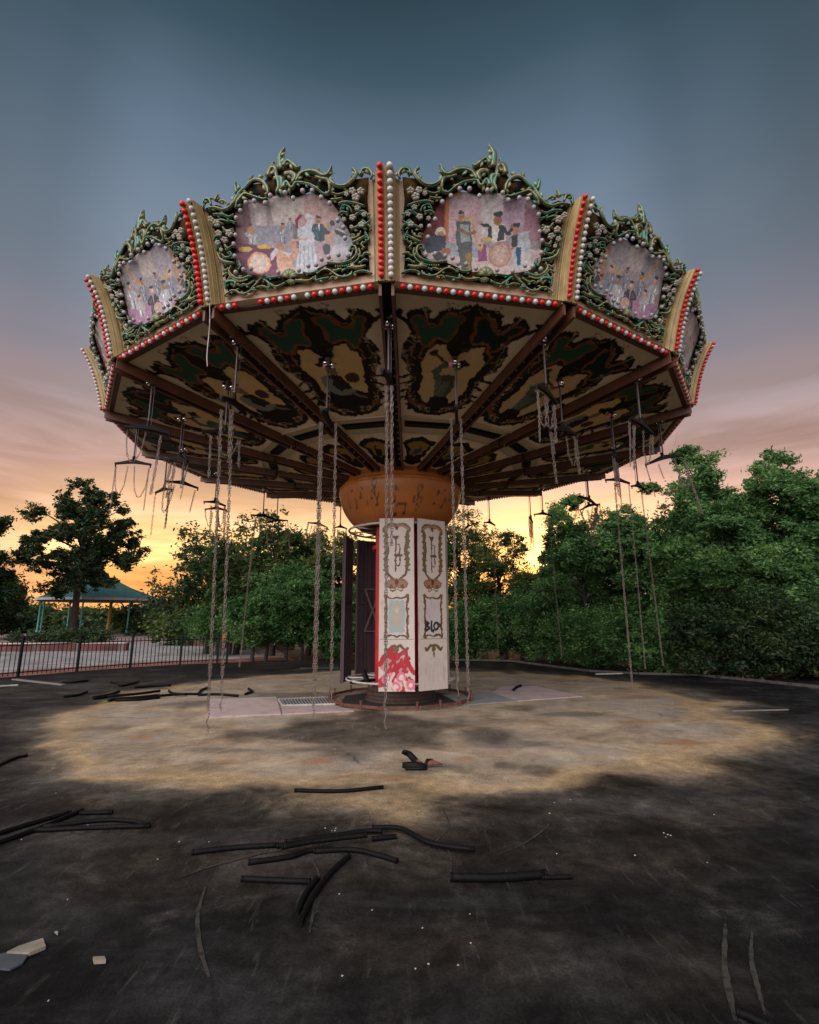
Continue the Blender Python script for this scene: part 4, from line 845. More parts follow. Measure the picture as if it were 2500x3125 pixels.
# ============================================================ HANGERS AND CHAINS
def link_verts(Lh=.022, Wd=.011, rw=.0036, n=10, m_=5):
    path = []
    for i in range(n):
        a = 2*PI*i/n; x = Wd*math.cos(a)*.95; y = Wd*math.sin(a)+(Lh-Wd)*(1 if math.sin(a) > 0 else -1 if math.sin(a) < 0 else 0); path.append(Vector((x, 0, y)))
    vs = []; 
    for i, p in enumerate(path):
        t = (path[(i+1) % n]-path[i-1]).normalized(); nn = Vector((0, 1, 0)); bb = t.cross(nn)
        vs += [p+nn*rw*math.cos(2*PI*j/m_)+bb*rw*math.sin(2*PI*j/m_) for j in range(m_)]
    fs = [(i*m_+j, i*m_+(j+1) % m_, ((i+1) % n)*m_+(j+1) % m_, ((i+1) % n)*m_+j) for i in range(n) for j in range(m_)]
    return np.array([tuple(v) for v in vs]), np.array(fs)
LK_HI = link_verts(); LK_LO = link_verts(.030, .016, .0055, 8, 3)
def chain_mesh(paths, lod=0):
    vs0, fs0 = LK_LO if lod else LK_HI; pitch = .036 if not lod else .048
    VV = []; FF = []; off = 0
    for path in paths:
        P = np.array([tuple(p) for p in path]); seg = np.linalg.norm(np.diff(P, axis=0), axis=1); cum = np.concatenate([[0], np.cumsum(seg)]); n = int(cum[-1]/pitch)
        for i in range(n):
            d = (i+.5)*pitch; p = Vector([np.interp(d, cum, P[:, c]) for c in range(3)]); q = Vector([np.interp(min(d+.01, cum[-1]), cum, P[:, c]) for c in range(3)]); t = q-p
            if t.length < 1e-6: continue
            Mx = t.to_track_quat('Z', 'Y').to_matrix() @ Matrix.Rotation((i % 2)*PI/2+.5, 3, 'Z')
            VV.append(vs0 @ np.array(Mx).T+np.array(p)); FF.append(fs0+off); off += len(vs0)
    return mesh_np('chain', np.concatenate(VV), np.concatenate(FF), 'chain', smooth=True)
def strand(x, y, ztop, zbot, twist=0, sway=(0, 0)):
    out = [[], []]; n = max(8, int((ztop-zbot)/.02))
    for i in range(n+1):
        f = i/n; z = ztop+(zbot-ztop)*f; cx = x+sway[0]*f*f; cy = y+sway[1]*f*f
        for s in range(2):
            a = z*34+s*PI; r = .011 if twist else 0; out[s].append((cx+r*math.cos(a), cy+r*math.sin(a), z))
    if twist == 2:      # two chains above, one below
        m_ = int(n*.93); return [out[0], out[1][:m_]]
    return out if twist else [out[0]]
def loop(xa, xb, y, z, drop):
    n = 24; return [[(xa+(xb-xa)*i/n, y+.01*math.sin(i), z-drop*(1-(2*i/n-1)**2*(1 if abs(xb-xa) > 0 else 1))**.6) for i in range(n+1)]]
arm_pr = None
def crossbar():
    b = MB(); n = 10; vs = []
    for i in range(n+1):
        t = -1+2*i/n; hh = .02+.05*(1-abs(t))**2; z = -.03*abs(t)**1.5
        vs += [(t*.33, -.022, z-.016), (t*.33, .022, z-.016), (t*.33, .022, z+hh), (t*.33, -.022, z+hh)]
    b.add(vs, [(i*4+j, i*4+(j+1) % 4, (i+1)*4+(j+1) % 4, (i+1)*4+j) for i in range(n) for j in range(4)]+[(3, 2, 1, 0), (n*4, n*4+1, n*4+2, n*4+3)])
    b.tube([(0, 0, .03), (0, 0, .12)], .03, 8)
    for s in (-1, 1): b.tube([(s*.32, 0, -.03), (s*.32, 0, -.09)], .012, 6)
    return b.mesh('crossbar', ['black'])
cross_bar_me = crossbar()
def rod_mesh():
    b = MB(); b.tube([(0, 0, 0), (0, 0, -.80)], .014, 8); b.box((0, 0, -.06), (.07, .07, .14)); b.tube([(.03, .03, -.1), (.03, .03, -.8)], .005, 5); b.ball((0, 0, -.80), .03, 8)
    return b.mesh('hanger_arm', ['rod'], smooth=False)
rod_me = rod_mesh()
def glass_mesh():
    b = MB()
    return [MB().ball((.058*math.cos(a), .058*math.sin(a), -.09), .044, 10).mesh('glass_lamp', [m_], smooth=True) for a, m_ in ((.5, 'chrome'), (2.6, 'pink'), (4.4, 'chrome'))]
glass_me = glass_mesh()
rs = random.Random(21)
# per hanger: list of strands (dx, zbot, twist) and loops; everything else gets a slack default
SPEC = {('o', 0): dict(yaw=1.35, st=[(-.03, .47, 2), (.03, 2.45, 1), (.045, 4.1, 1), (-.05, 4.15, 1)]),
        ('i', -1): dict(yaw=1.5, st=[(-.10, .42, 2), (-.05, .55, 2), (.12, .62, 2)], dz=.04),
        ('i', 0): dict(yaw=1.45, st=[(-.06, .66, 2), (.05, .50, 2)]),
        ('o', -1): dict(yaw=1.4, st=[(-.16, .26, 2), (.0, .55, 2), (-.05, 3.6, 1)], dz=.12),
        ('o', 1): dict(yaw=.9, st=[(-.25, 3.75, 0), (.25, 3.9, 1)], lp=[(-.25, .05, .45), (.0, .25, .4)]),
        ('o', -2): dict(yaw=.3, st=[(.2, 3.5, 1)], lp=[(-.28, -.02, .5)]),
        ('i', -2): dict(yaw=.5, st=[(-.2, 3.7, 1), (.22, 3.9, 1)], lp=[(-.1, .2, .3)]),
        ('o', -3): dict(yaw=.05, st=[(-.32, 3.45, 0), (.30, 3.6, 0)], lp=[(-.32, -.10, .55), (.02, .30, .6)]),
        ('i', -6): dict(yaw=.6, st=[(-.2, .40, 1)]), ('o', 4): dict(yaw=.7, st=[(.1, .62, 0)]), ('i', 3): dict(yaw=.4, st=[(-.1, .30, 1), (.32, .62, 0)]), ('i', 5): dict(yaw=.5, st=[(.2, .6, 0)]), ('i', 6): dict(yaw=.9, st=[(.2, .55, 0)])}
NTH = ['nearest', 'second', 'third', 'fourth', 'fifth', 'sixth', 'seventh', 'eighth', 'ninth']
for ring_, rr, cnt in (('o', 5.40, 0), ('i', 4.66, .5)):
    for k in range(-8, 8):
        kk = k+cnt; t = az(kk); zc = ceil_z(rr)-.02 if ring_ == 'o' else ceil_z(rr/CS)-.01
        rod = bpy.data.objects.new('hanger_arm', rod_me); rod.location = pol(rr, t, zc); rod.rotation_euler.z = t; link(rod, ride)
        [inst(g_, 'glass_lamp', rod) for g_ in glass_me]
        sp = SPEC.get((ring_, k)); lod = 1 if pol(rr, t, 0).y > -1 else 0
        if sp is None:
            yaw = rs.uniform(-1.2, 1.2); st = []; lp = []
            for s in (-1, 1):
                if rs.random() < .9: lp.append((s*.31, s*rs.uniform(.05, .2), rs.uniform(.35, .6)))
                if rs.random() < .75: st.append((s*.32, 4.40-rs.uniform(.5, 1.05), rs.choice([0, 0, 1])))
            for _ in range(2): st.append((rs.choice((-1, 1))*rs.uniform(.05, .3), 4.45-rs.uniform(.25, .9), rs.choice([0, 0, 1])))
            sp = dict(yaw=yaw, st=st, lp=lp)
        sw = rs.uniform(-.0, .10)
        base = pol(rr, t, zc-.84-sp.get('dz', 0)); zb = base.z-.10
        h = empty('swing_hanger', base); h.rotation_euler = (0, rs.uniform(-.38, .38) if (ring_, k) not in SPEC else rs.uniform(-.06, .06), sp['yaw'])
        front = -3.5 <= kk <= 3.5; sidew = 'left' if kk < 0 else 'right'
        a_ = abs(kk) if front else 8-abs(kk); idx = int(a_ if ring_ == 'o' else a_-.5+.01)
        extra = 'with long twisted chains' if any(s_[1] < .8 and s_[2] for s_ in sp['st']) else 'with a long chain' if any(s_[1] < .8 for s_ in sp['st']) else 'with slack chains'
        where = 'on the centre line' if kk in (0, -8) else '%s %s of the centre line' % (NTH[idx-1] if ring_ == 'o' else NTH[idx], sidew)
        tag(h, 'black crossbar %s, %s ring, %s side, %s' % (extra, 'outer' if ring_ == 'o' else 'inner', 'near' if front else 'far', where), 'swing hanger', 'swing hangers under the canopy')
        inst(cross_bar_me, 'crossbar', h); cy_, sy_ = (math.cos(sp['yaw']), math.sin(sp['yaw'])) if sp['yaw'] > 1.2 else (1, 0)
        for dx, zbot, tw in sp['st']:
            o = bpy.data.objects.new('chain', chain_mesh(strand(dx*cy_, -dx*sy_+rs.uniform(-.02, .02), -.09, zbot-base.z, tw, (rs.uniform(-.02, .02), 0)), lod)); link(o, h)
        for xa, xb, dr in sp.get('lp', []):
            o = bpy.data.objects.new('chain', chain_mesh(loop(xa, xb, .02, -.06, dr), lod)); link(o, h)

# ============================================================ BASE PIT, RAIL, PLATES
b = MB(); ringp = [pol(1.50, 2*PI*(i+.5)/12, 0) for i in range(12)]; b.prism([(p.x, p.y) for p in [pol(1.30, 2*PI*(i+.5)/8, 0) for i in range(8)]], -.02, .006); tag(b.build('pit_floor', ['pit']), kind='structure')  # flush disc, coloured near black for the shade inside the open pit
rail = empty('ring_rail'); tag(rail, 'low rusty polygonal rail with short pegs around the foot of the swing ride', 'rail')
b = MB()
for i in range(12): b.bar(ringp[i]+Vector((0, 0, .055)), ringp[(i+1) % 12]+Vector((0, 0, .055)), .05, .05)
b.build('rail_bar', ['rust'], rail, bevel=.006)
pm = MB().box((0, 0, .07), (.035, .035, .16)).box((0, 0, .15), (.05, .05, .02)).mesh('peg', ['rust'])
for i in range(12):
    for f in ((.12, .88) if i % 2 else (.5,)):
        p = ringp[i].lerp(ringp[(i+1) % 12], f); o = bpy.data.objects.new('peg', pm); o.location = p*1.02; link(o, rail)
tag(flat('concrete_slab', [(641, 2137), (843, 2131), (858, 2182), (630, 2193)], 'slab', .03), 'clean pinkish concrete slab left of the floor grating', 'slab')
tag(flat('concrete_slab', [(858, 2159), (1016, 2156), (1080, 2172), (862, 2182)], 'slab', .022), 'narrow pale concrete strip in front of the floor grating', 'slab')
tag(flat('cover_plate', [(1502, 2116), (1532, 2098), (1640, 2096), (1778, 2127), (1581, 2141)], 'slab', .018), 'pale brownish cover plate right of the ride with a short dark hose on it', 'cover plate')
tag(flat('cover_plate', [(1350, 2122), (1497, 2113), (1581, 2141), (1413, 2153)], 'slabg', .014), 'bluish grey cover plate between the ring rail and the brownish plate', 'cover plate')
g = empty('floor_grate', tuple(gp(930, 2145))); tag(g, 'steel floor grating of slanting bars left of the column', 'grating')
c4 = [gp(848, 2137), gp(1005, 2131), gp(1022, 2152), gp(862, 2156)]; org = gp(930, 2145)
b = MB()
for i in range(4): b.bar(c4[i]-org+Vector((0, 0, .02)), c4[(i+1) % 4]-org+Vector((0, 0, .02)), .035, .03)
b.build('grate_frame', ['pale_metal'], g)
b = MB(); b.prism([(p.x-org.x, p.y-org.y) for p in c4], 0, .008, 1)
for i in range(1, 17): f = i/17; b.bar(c4[0].lerp(c4[1], f)-org+Vector((0, 0, .024)), c4[3].lerp(c4[2], f)-org+Vector((0, 0, .024)), .028, .02)
b.build('grate_bars', ['slabg', 'black'], g)

# ============================================================ HOSES AND LITTER
def hose(pix, r, label, mt='rubber', z0=0, name='rubber_hose', n=6, flat_=1, cat='hose'):
    pts = spline([tuple(gp(*p)) for p in pix], n) if len(pix) > 2 else [tuple(gp(*pix[0]).lerp(gp(*pix[1]), i/6)) for i in range(7)]
    c = Vector(pts[len(pts)//2]); c.z = 0
    pts = [Vector(p)-c+Vector((rnd.uniform(-1, 1)*r*.12, 0, r*.9+z0+rnd.uniform(0, .1)*r)) for p in pts]
    b = MB(); b.tube(pts, [r]*len(pts), 10, flat=flat_)
    for e, q in ((0, 1), (-1, -2)):           # open ends: a slightly wider lip and a dark hollow
        d = (pts[e]-pts[q]).normalized(); b.tube([pts[e]-d*.01, pts[e]+d*.004], r*1.05, 10)
    o = b.build(name, [mt], smooth=False, loc=c); tag(o, label, cat, 'hose pieces scattered over the yard' if mt == 'rubber' else None)
    me = o.data; me.polygons.foreach_set('use_smooth', [len(p.vertices) == 4 for p in me.polygons])
    return o
def c7(x, y): return (x*.7246, 2400+y*.7246)
def c8(x, y): return (1250+x*.7246, 2400+y*.7246)
def c5(x, y): return (x*.7246, 2000+y*.7246)
def cb(x, y): return (x*.4928, 1900+y*.4928)
HR = .018
hose([c7(-60, 225), c7(100, 175), c7(295, 118)], HR, 'long black hose at the left edge, the farther of the two running side by side')
hose([c7(-60, 265), c7(140, 195), c7(345, 110)], HR, 'long black hose at the left edge, the nearer of the two running side by side')
hose([c7(338, 122), c7(470, 118)], HR, 'short straight black hose touching the tips of the pair at the left edge')
hose([c7(148, 195), c7(400, 183), c7(630, 176)], HR, 'straight black hose under the bowed one at the left')
hose([c7(175, 182), c7(430, 152), c7(560, 156), c7(622, 172)], HR, 'bowed black hose lying behind the straight one at the left', z0=.0)
hose([c7(808, 290), c7(1000, 268), c7(1172, 258)], HR, 'straight black hose forming the left end of the long middle row')
hose([c7(1168, 262), c7(1240, 252), c7(1312, 238)], HR, 'short black hose in the long middle row, crossing the left end piece')
hose([c7(1200, 252), c7(1400, 225), c7(1540, 205), c7(1608, 204)], HR, 'gently bowed black hose in the back of the middle heap', z0=.01)
hose([c7(1188, 290), c7(1300, 268), c7(1440, 250), c7(1545, 238)], HR, 'black hose crossing the top of the middle heap', z0=.035)
hose([c7(1048, 332), c7(1220, 308), c7(1300, 282), c7(1390, 274)], HR, 'black hose reaching out from the middle heap to the lower left')
hose([c7(1325, 284), c7(1480, 278), c7(1600, 302), c7(1672, 325)], HR, 'black hose reaching out from the middle heap to the lower right')
hose([c7(1568, 195), c7(1690, 200), c8(90, 262), c8(272, 290)], HR, 'long black hose sweeping right from the top of the middle heap', z0=.02)
hose([c7(1570, 232), c7(1666, 221)], HR, 'short straight black hose at the right end of the middle heap')
hose([c7(1018, 402), c7(1160, 408), c7(1305, 413)], HR, 'straight black hose alone below the middle heap on the left')
hose([c7(1468, 305), c7(1380, 390), c7(1310, 490), c7(1258, 595)], HR, 'long curved black hose coming towards the viewer below the middle heap')
hose([c7(1335, 402), c7(1290, 460), c7(1245, 556)], HR, 'shorter curved black hose left of and beside the long curved one')
hose([c8(175, 400), c8(380, 402), c8(575, 386)], .026, 'thick straight black hose right of the middle heap')
hose([c8(560, 394), c8(682, 390)], HR*.8, 'thin black hose poking out of the thick one at the right')
hose([c5(1243, 577), c5(1430, 580), c5(1613, 563)], HR, 'slightly bent black hose alone on the tan rim of the concrete circle')
hose([c5(-30, 480), c5(60, 440), c5(112, 428)], HR, 'bent black hose alone at the left edge halfway up the yard')
hose([c8(1385, 968), c8(1460, 1000), c8(1520, 1030)], .018, 'black hose end at the bottom right edge')
for i, (px, lb) in enumerate([([(395, 467), (480, 457), (537, 436)], 'short bent black hose left of the dark bundle at the back left'), ([(575, 472), (660, 458), (737, 434)], 'black hose touching the left end of the dark bundle, upper one'), ([(580, 480), (660, 468), (710, 455)], 'black hose touching the left end of the dark bundle, lower one'),
        ([(670, 474), (830, 460), (988, 440)], 'uppermost long black hose of the dark bundle'), ([(690, 483), (840, 472), (985, 458)], 'middle long black hose of the dark bundle'), ([(672, 492), (730, 480)], 'stubby black hose under the left end of the dark bundle'), ([(718, 490), (850, 486), (988, 472)], 'lowest long black hose of the dark bundle'),
        ([(980, 462), (1100, 452), (1230, 450)], 'black hose leading right from the dark bundle'), ([(1045, 440), (1070, 455), (1152, 462)], 'kinked black hose over the one leading right from the bundle'), ([(1230, 448), (1245, 428), (1290, 408)], 'short black hose lifted at an angle near the hanging chains'), ([(1228, 456), (1340, 452), (1472, 462)], 'black hose passing under the two long hanging chains'),
        ([(385, 376), (460, 374), (543, 366)], 'thin black hose behind the tip of the pale board'), ([(685, 377), (725, 382), (742, 396)], 'left half of a broken black hose V at the back left'), ([(745, 400), (800, 388), (855, 374)], 'right half of a broken black hose V at the back left'), ([(832, 409), (950, 400), (1058, 396)], 'straight black hose right of the broken V'), ([(1540, 418), (1560, 434), (1520, 450)], 'small black hook shaped hose piece behind the clean slab')]):
    hose([cb(*p) for p in px], .028, lb, z0=(.03 if i in (3, 8) else 0))
hose([(1568, 2112), (1578, 2103), (1590, 2099)], .03, 'short dark hose lying on the brownish cover plate', z0=.02)
def plank(p0, p1, w, h, label, mt='graywood'):
    a, c = gp(*p0), gp(*p1); o = MB().bar(a+Vector((0, 0, h/2+.002)), c+Vector((0, 0, h/2+.002)), w, h).build('plank', [mt], bevel=.004); return tag(o, label, 'plank')
plank(cb(85, 355), cb(395, 390), .12, .03, 'long pale weathered plank in front of the fence at the left')
plank(cb(0, 397), cb(112, 391), .10, .03, 'short greenish pale plank at the left edge below the fence', 'fascia')
plank((2235, 2172), (2405, 2168), .05, .02, 'thin pale plank on the dark asphalt at the right')
plank((1818, 2059), (1900, 2057), .07, .03, 'pale plank at the foot of the right trees under a hanging chain', 'fascia')
plank((915, 2041), (1035, 2040), .05, .03, 'dark plank lying before the trees left of the column', 'bluegrey')
def scrap(pix, label, mt, h=.012, name='scrap'):
    pts = [gp(*p) for p in pix]; c = sum(pts, Vector())/len(pts); o = MB().prism([(p.x-c.x, p.y-c.y) for p in pts], .002, h).build(name, [mt], bevel=.002, loc=(c.x, c.y, 0)); return tag(o, label, 'scrap')
scrap([c7(25, 715), c7(75, 690), c7(180, 655), c7(192, 690), c7(120, 720)], 'large pale torn board scrap at the bottom left', 'scrap', .02)
scrap([c7(-20, 720), c7(45, 705), c7(120, 718), c7(95, 755), c7(40, 782), c7(-20, 775)], 'dark slate scrap half under the pale torn board at the bottom left', 'bluegrey', .012)
scrap([c7(390, 735), c7(440, 733), c7(446, 750), c7(395, 753)], 'small cream wood chip right of the torn board', 'scrap', .02)
scrap([c7(228, 620), c7(245, 618), c7(243, 632)], 'tiny bluish chip above the cream wood chip', 'slabg')
# broken moulded piece in front of the ride
jk = empty('broken_casting', tuple(gp(1278, 2345))); tag(jk, 'broken black and rusty moulded piece lying alone in front of the ride', 'debris')
b = MB(); b.tube([(-.18, .02, .03), (-.05, .0, .035), (.07, -.03, .03)], [.035, .045, .03], 8, flat=.7); b.tube([(-.15, -.07, .015), (0, -.09, .02), (.09, -.08, .02)], .018, 6); b.tube([(-.02, .03, .05), (-.10, .12, .12), (-.17, .10, .15), (-.13, .05, .17)], [.04, .035, .028, .012], 8, flat=.6); b.tube([(.07, -.03, .03), (.10, .05, .07), (.16, .08, .06)], .02, 6)
b.build('dark_shell', ['black'], jk, smooth=True)
b = MB(); b.tube([(.07, .0, .035), (.16, .03, .06), (.27, .02, .03)], [.02, .03, .012], 8, flat=.5); b.tube([(-.02, .02, .08), (.04, .02, .05)], .014, 6); b.build('rusty_tongue', ['rust'], jk, smooth=True)
# pebbles
peb = [c7(665, 308), c7(880, 235), c7(1430, 455), c7(1568, 523), c7(1442, 800), c7(755, 235), c7(1370, 178), c7(1398, 188), c7(1415, 178), c7(1412, 188), c7(205, 905), c7(90, 225), c7(285, 478), c7(370, 165), c8(590, 115), c8(610, 70), c8(678, 57), c8(1072, 198), c8(1088, 205), c8(1080, 215), c8(1100, 208), c8(1283, 120), c8(620, 285), c8(950, 292), c8(1255, 322), c8(255, 540), c8(55, 598), c8(80, 750), c8(25, 770), c8(205, 755), c8(258, 662), c8(40, 105),
       c5(1168, 358), c5(1215, 352), c5(1200, 368), c5(1235, 370), c5(1300, 352), c5(1410, 395), c5(1415, 410), c5(1110, 316), c5(1425, 442), c5(852, 295), c5(235, 582), c5(455, 505), (1700, 2275), (1573, 2285), (1496, 2290), (1480, 2236), (1705, 2327), (1583, 2353), (1673, 2208), (1180, 2330)]
bmx = bmesh.new(); bmesh.ops.create_icosphere(bmx, subdivisions=1, radius=1)
for v in bmx.verts: v.co *= rnd.uniform(.7, 1.15); v.co.z *= .5
pbm = bpy.data.meshes.new('pebble'); bmx.to_mesh(pbm); bmx.free(); pbm.materials.append(M['pebble'])
for p in peb:
    o = bpy.data.objects.new('pebble', pbm); q = gp(*p); d = (q-CAMP).length; r = max(.007, .0042*rnd.uniform(.6, 1.1)*math.sqrt(d)); o.location = (q.x, q.y, r*.4); o.scale = (r, r*rnd.uniform(.6, 1), r); o.rotation_euler.z = rnd.uniform(0, 6); link(o)
    tag(o, 'one of many small pale pebbles strewn over the yard', 'pebble', 'small pale pebbles strewn over the yard')

# ============================================================ PLAZA, WALLS, FENCE, GAZEBO
fpx = [(-330, 2100), (-130, 2080), (54, 2065), (234, 2050), (397, 2038), (549.5, 2029), (692, 2023)]
FP = [gp(*p) for p in fpx]
def plaza():
    n, m_ = 150, 120
    # strips leading away from the fence line
    line = spline([tuple(p) for p in FP]+[tuple(gp(800, 2018)), tuple(gp(900, 2016))], 20); line = np.array(line); d = np.linspace(0, 1, m_)**2*70
    P = np.zeros((len(line), m_, 3)); C = np.zeros_like(P)
    for i, p in enumerate(line):
        a = math.radians(108+22*(1-i/len(line)))
        P[i, :, 0] = p[0]+d*math.cos(a); P[i, :, 1] = p[1]+d*math.sin(a); P[i, :, 2] = .006
    D = np.broadcast_to(d, P.shape[:2])+(vnoise(P[..., 0]+90, P[..., 1]+90, .6, 2)-.5)*.5
    pink = np.array((.24, .11, .09)); grey = np.array((.27, .26, .255)); far = np.array((.27, .20, .185))
    C[:] = grey; C[D < 2.3] = pink; C[D > 22] = far
    C *= (.75+.5*vnoise(P[..., 0]+90, P[..., 1]+90, 1.4, 5))[..., None]
    M['plaza'] = mat('plaza_paving', attr=True, spec=.15, rough=.8, var=.35, nscale=1.5, dirt=(1.1, .55, (.13, .08, .07), .6))
    tag(link(bpy.data.objects.new('plaza_paving', grid_mesh('plaza_paving', P, C, 'plaza'))), kind='structure')
plaza()
fence = empty('iron_fence', tuple(FP[3])); tag(fence, 'low black iron picket fence curving along the left edge of the yard', 'fence')
o0 = FP[3]
pk = MB().box((0, 0, .52), (.022, .022, .96)).add([(-.016, -.016, 1.0), (.016, -.016, 1.0), (.016, .016, 1.0), (-.016, .016, 1.0), (0, 0, 1.05)], [(0, 1, 4), (1, 2, 4), (2, 3, 4), (3, 0, 4), (3, 2, 1, 0)]).mesh('picket', ['fence'])
pst = MB().box((0, 0, .56), (.065, .065, 1.12)).box((0, 0, 1.13), (.085, .085, .03)).ball((0, 0, 1.17), .035, 8).mesh('fence_post', ['fence'])
cnt = 0
for i, p in enumerate(FP):
    o = bpy.data.objects.new('fence_post', pst); o.location = p-o0; link(o, fence)
    if i == 0: continue
    a, c = FP[i-1]-o0, p-o0; b = MB()
    for z in (.12, .92): b.bar(a+Vector((0, 0, z)), c+Vector((0, 0, z)), .03, .03)
    b.build('rail', ['fence'], fence)
    n = int((c-a).length/.122)
    for j in range(1, n):
        cnt += 1; q = a.lerp(c, j/n); o = bpy.data.objects.new('picket', pk); o.location = q; o.rotation_euler.z = .6; link(o, fence)
gpst = bpy.data.objects.new('fence_post', pst); gpst.location = gp(663, 2026)-o0; link(gpst, fence)
sg = empty('warning_sign', tuple(gp(678, 2023))); tag(sg, 'small faded orange warning sign hanging at the right end of the iron fence', 'sign')
b = MB(); b.box((0, .05, .98), (.16, .012, .26), .4); b.build('sign_plate', ['orange'], sg, bevel=.003); b = MB(); b.box((0, .07, .70), (.15, .03, .34), .4); b.tube([(0, .07, .87), (0, .05, 1.12)], .006, 5); b.build('sign_backing', ['black'], sg)
def wall(pts, h, label, w=.35):
    P = [gp(*p) for p in pts]; o = P[0]; b = MB(); b2 = MB()
    for a, c in zip(P[:-1], P[1:]):
        b.bar(a-o+Vector((0, 0, h/2-.02)), c-o+Vector((0, 0, h/2-.02)), h, w) if False else b.box((a+c)/2-o+Vector((0, 0, h/2-.02)), ((c-a).length, w, h), math.atan2((c-a).y, (c-a).x))
        b2.box((a+c)/2-o+Vector((0, 0, h+.01)), ((c-a).length+.04, w+.06, .06), math.atan2((c-a).y, (c-a).x))
    e = empty('brick_wall', tuple(o)); tag(e, label, 'wall'); b.build('masonry', ['brick'], e); b2.build('coping', ['slab'], e, bevel=.01)
wall([(-120, 1990), (388, 1986)], .42, 'long low red brick planter wall behind the iron fence at the left')
wall([(564, 1967), (740, 1984)], .42, 'shorter low red brick wall behind the right end of the iron fence')
wall([(740, 1983), (900, 1981)], .42, 'low red brick wall half hidden by the trees left of the column')
# planter soil behind the first wall is covered with low shrubs (see trees)
def gazebo():
    c = gp(290, 1938); R0 = 6.6; g = empty('gazebo', tuple(c)); tag(g, 'octagonal open pavilion with a teal metal roof and slim teal posts beyond the plaza', 'gazebo')
    b = MB(); n = 8; A = [2*PI*(i+.35)/n for i in range(n)]
    rim = [Vector((R0*math.cos(a), R0*math.sin(a), 4.15)) for a in A]; mid = [Vector((R0*.5*math.cos(a), R0*.5*math.sin(a), 5.45)) for a in A]; top = [Vector((.5*math.cos(a), .5*math.sin(a), 6.9)) for a in A]
    for i in range(n):
        j = (i+1) % n; b.add([rim[i], rim[j], mid[j], mid[i]], [(0, 1, 2, 3)]); b.add([mid[i], mid[j], top[j], top[i]], [(0, 1, 2, 3)])
        b.tube([rim[i]+Vector((0, 0, .03)), mid[i]+Vector((0, 0, .03)), top[i]+Vector((0, 0, .03))], .06, 6)
        for f in np.linspace(.1, .9, 9):
            p = rim[i].lerp(rim[j], f); q = mid[i].lerp(mid[j], f); b.bar(p+Vector((0, 0, .02)), q+Vector((0, 0, .02)), .05, .05)
            if .2 < f < .8: b.bar(q+Vector((0, 0, .02)), top[i].lerp(top[j], f)+Vector((0, 0, .02)), .05, .05)
    rf = b.build('roof', ['teal'], g)
    b = MB(); b.lathe([(.5, 6.88), (.5, 7.1), (.25, 7.3), (.05, 7.9)], 8); b.build('finial', ['teal'], rf)
    b = MB()
    for i in range(n): j = (i+1) % n; b.bar(rim[i]-Vector((0, 0, .12)), rim[j]-Vector((0, 0, .12)), .08, .26)
    b.build('fascia', ['fascia'], g)
    for i, a in enumerate(A):
        b = MB(); b.lathe([(.28, 0), (.28, .15), (.20, .2), (.17, .55), (.10, .7), (.09, 3.6), (.16, 3.8), (.2, 4.1)], 10, c=(R0*.9*math.cos(a), R0*.9*math.sin(a), 0)); b.build('post', ['tealp'], g, smooth=True)
    p = at(329, 1930, c.y); o = MB(); o.lathe([(.75, 0), (.62, .25), (.25, .65), (.2, 1.0), (.17, 4.2)], 12, c=(p.x-c.x, 0, 0)); o.build('centre_post', ['yellow'], g, smooth=True)
    b = MB(); b.lathe([(R0*1.05, -.02), (R0*1.05, .10), (0, .105)], 8); b.build('floor', ['slab'], g)
gazebo()
# kerb along the far right edge of the yard
kp = [gp(*p) for p in [(1380, 2015), (1560, 2019), (1800, 2050), (1950, 2058), (2120, 2062), (2300, 2079), (2420, 2092), (2560, 2106)]]
b = MB()
for a, c in zip(kp[:-1], kp[1:]): b.bar(a+Vector((0, 0, .02)), c+Vector((0, 0, .02)), .10, .08)
tag(b.build('kerb', ['kerb'], bevel=.01), kind='structure')
# yellow plastic thing at the right edge, mostly outside the frame
t = empty('plastic_float', tuple(gp(2530, 2072))); tag(t, 'yellow and red plastic float poking in at the right edge under the trees', 'float')
b = MB(); b.tube([(-.38, 0, .17), (-.28, 0, .18), (0, 0, .19), (.4, 0, .19)], [.03, .07, .10, .10], 10, flat=.8); b.build('upper_hull', ['yel_pl'], t, smooth=True)
b = MB(); b.tube([(-.42, 0, .155), (-.36, 0, .155)], [.02, .05], 8); b.tube([(-.25, -.02, .05), (.4, -.02, .05)], .045, 8); b.build('red_band', ['red_pl'], t, smooth=True)
# house roof behind the trees
h = empty('house', tuple(at(1780, 1890, 34))); h.location.z = 0; tag(h, 'grey roofed house almost hidden behind the trees right of the column', 'house')
pr_, pe = at(1740, 1685, 34), at(1640, 1764, 34); x0 = h.location.x
b = MB(); hw = pr_.x-pe.x
b.box((0, 0, pe.z/2), (hw*2+3, 7, pe.z)); b.build('wall', ['fascia'], h)
b = MB(); xr = pr_.x-x0; b.add([(xr-hw-2, -4, pe.z-.02), (xr-hw, -4, pe.z), (xr, -4, pr_.z), (xr+hw, -4, pe.z), (xr-hw-2, 4, pe.z-.02), (xr-hw, 4, pe.z), (xr, 4, pr_.z), (xr+hw, 4, pe.z)], [(0, 1, 5, 4), (1, 2, 6, 5), (2, 3, 7, 6), (1, 3, 2), (5, 6, 7)]); b.build('roof', ['bluegrey'], h)

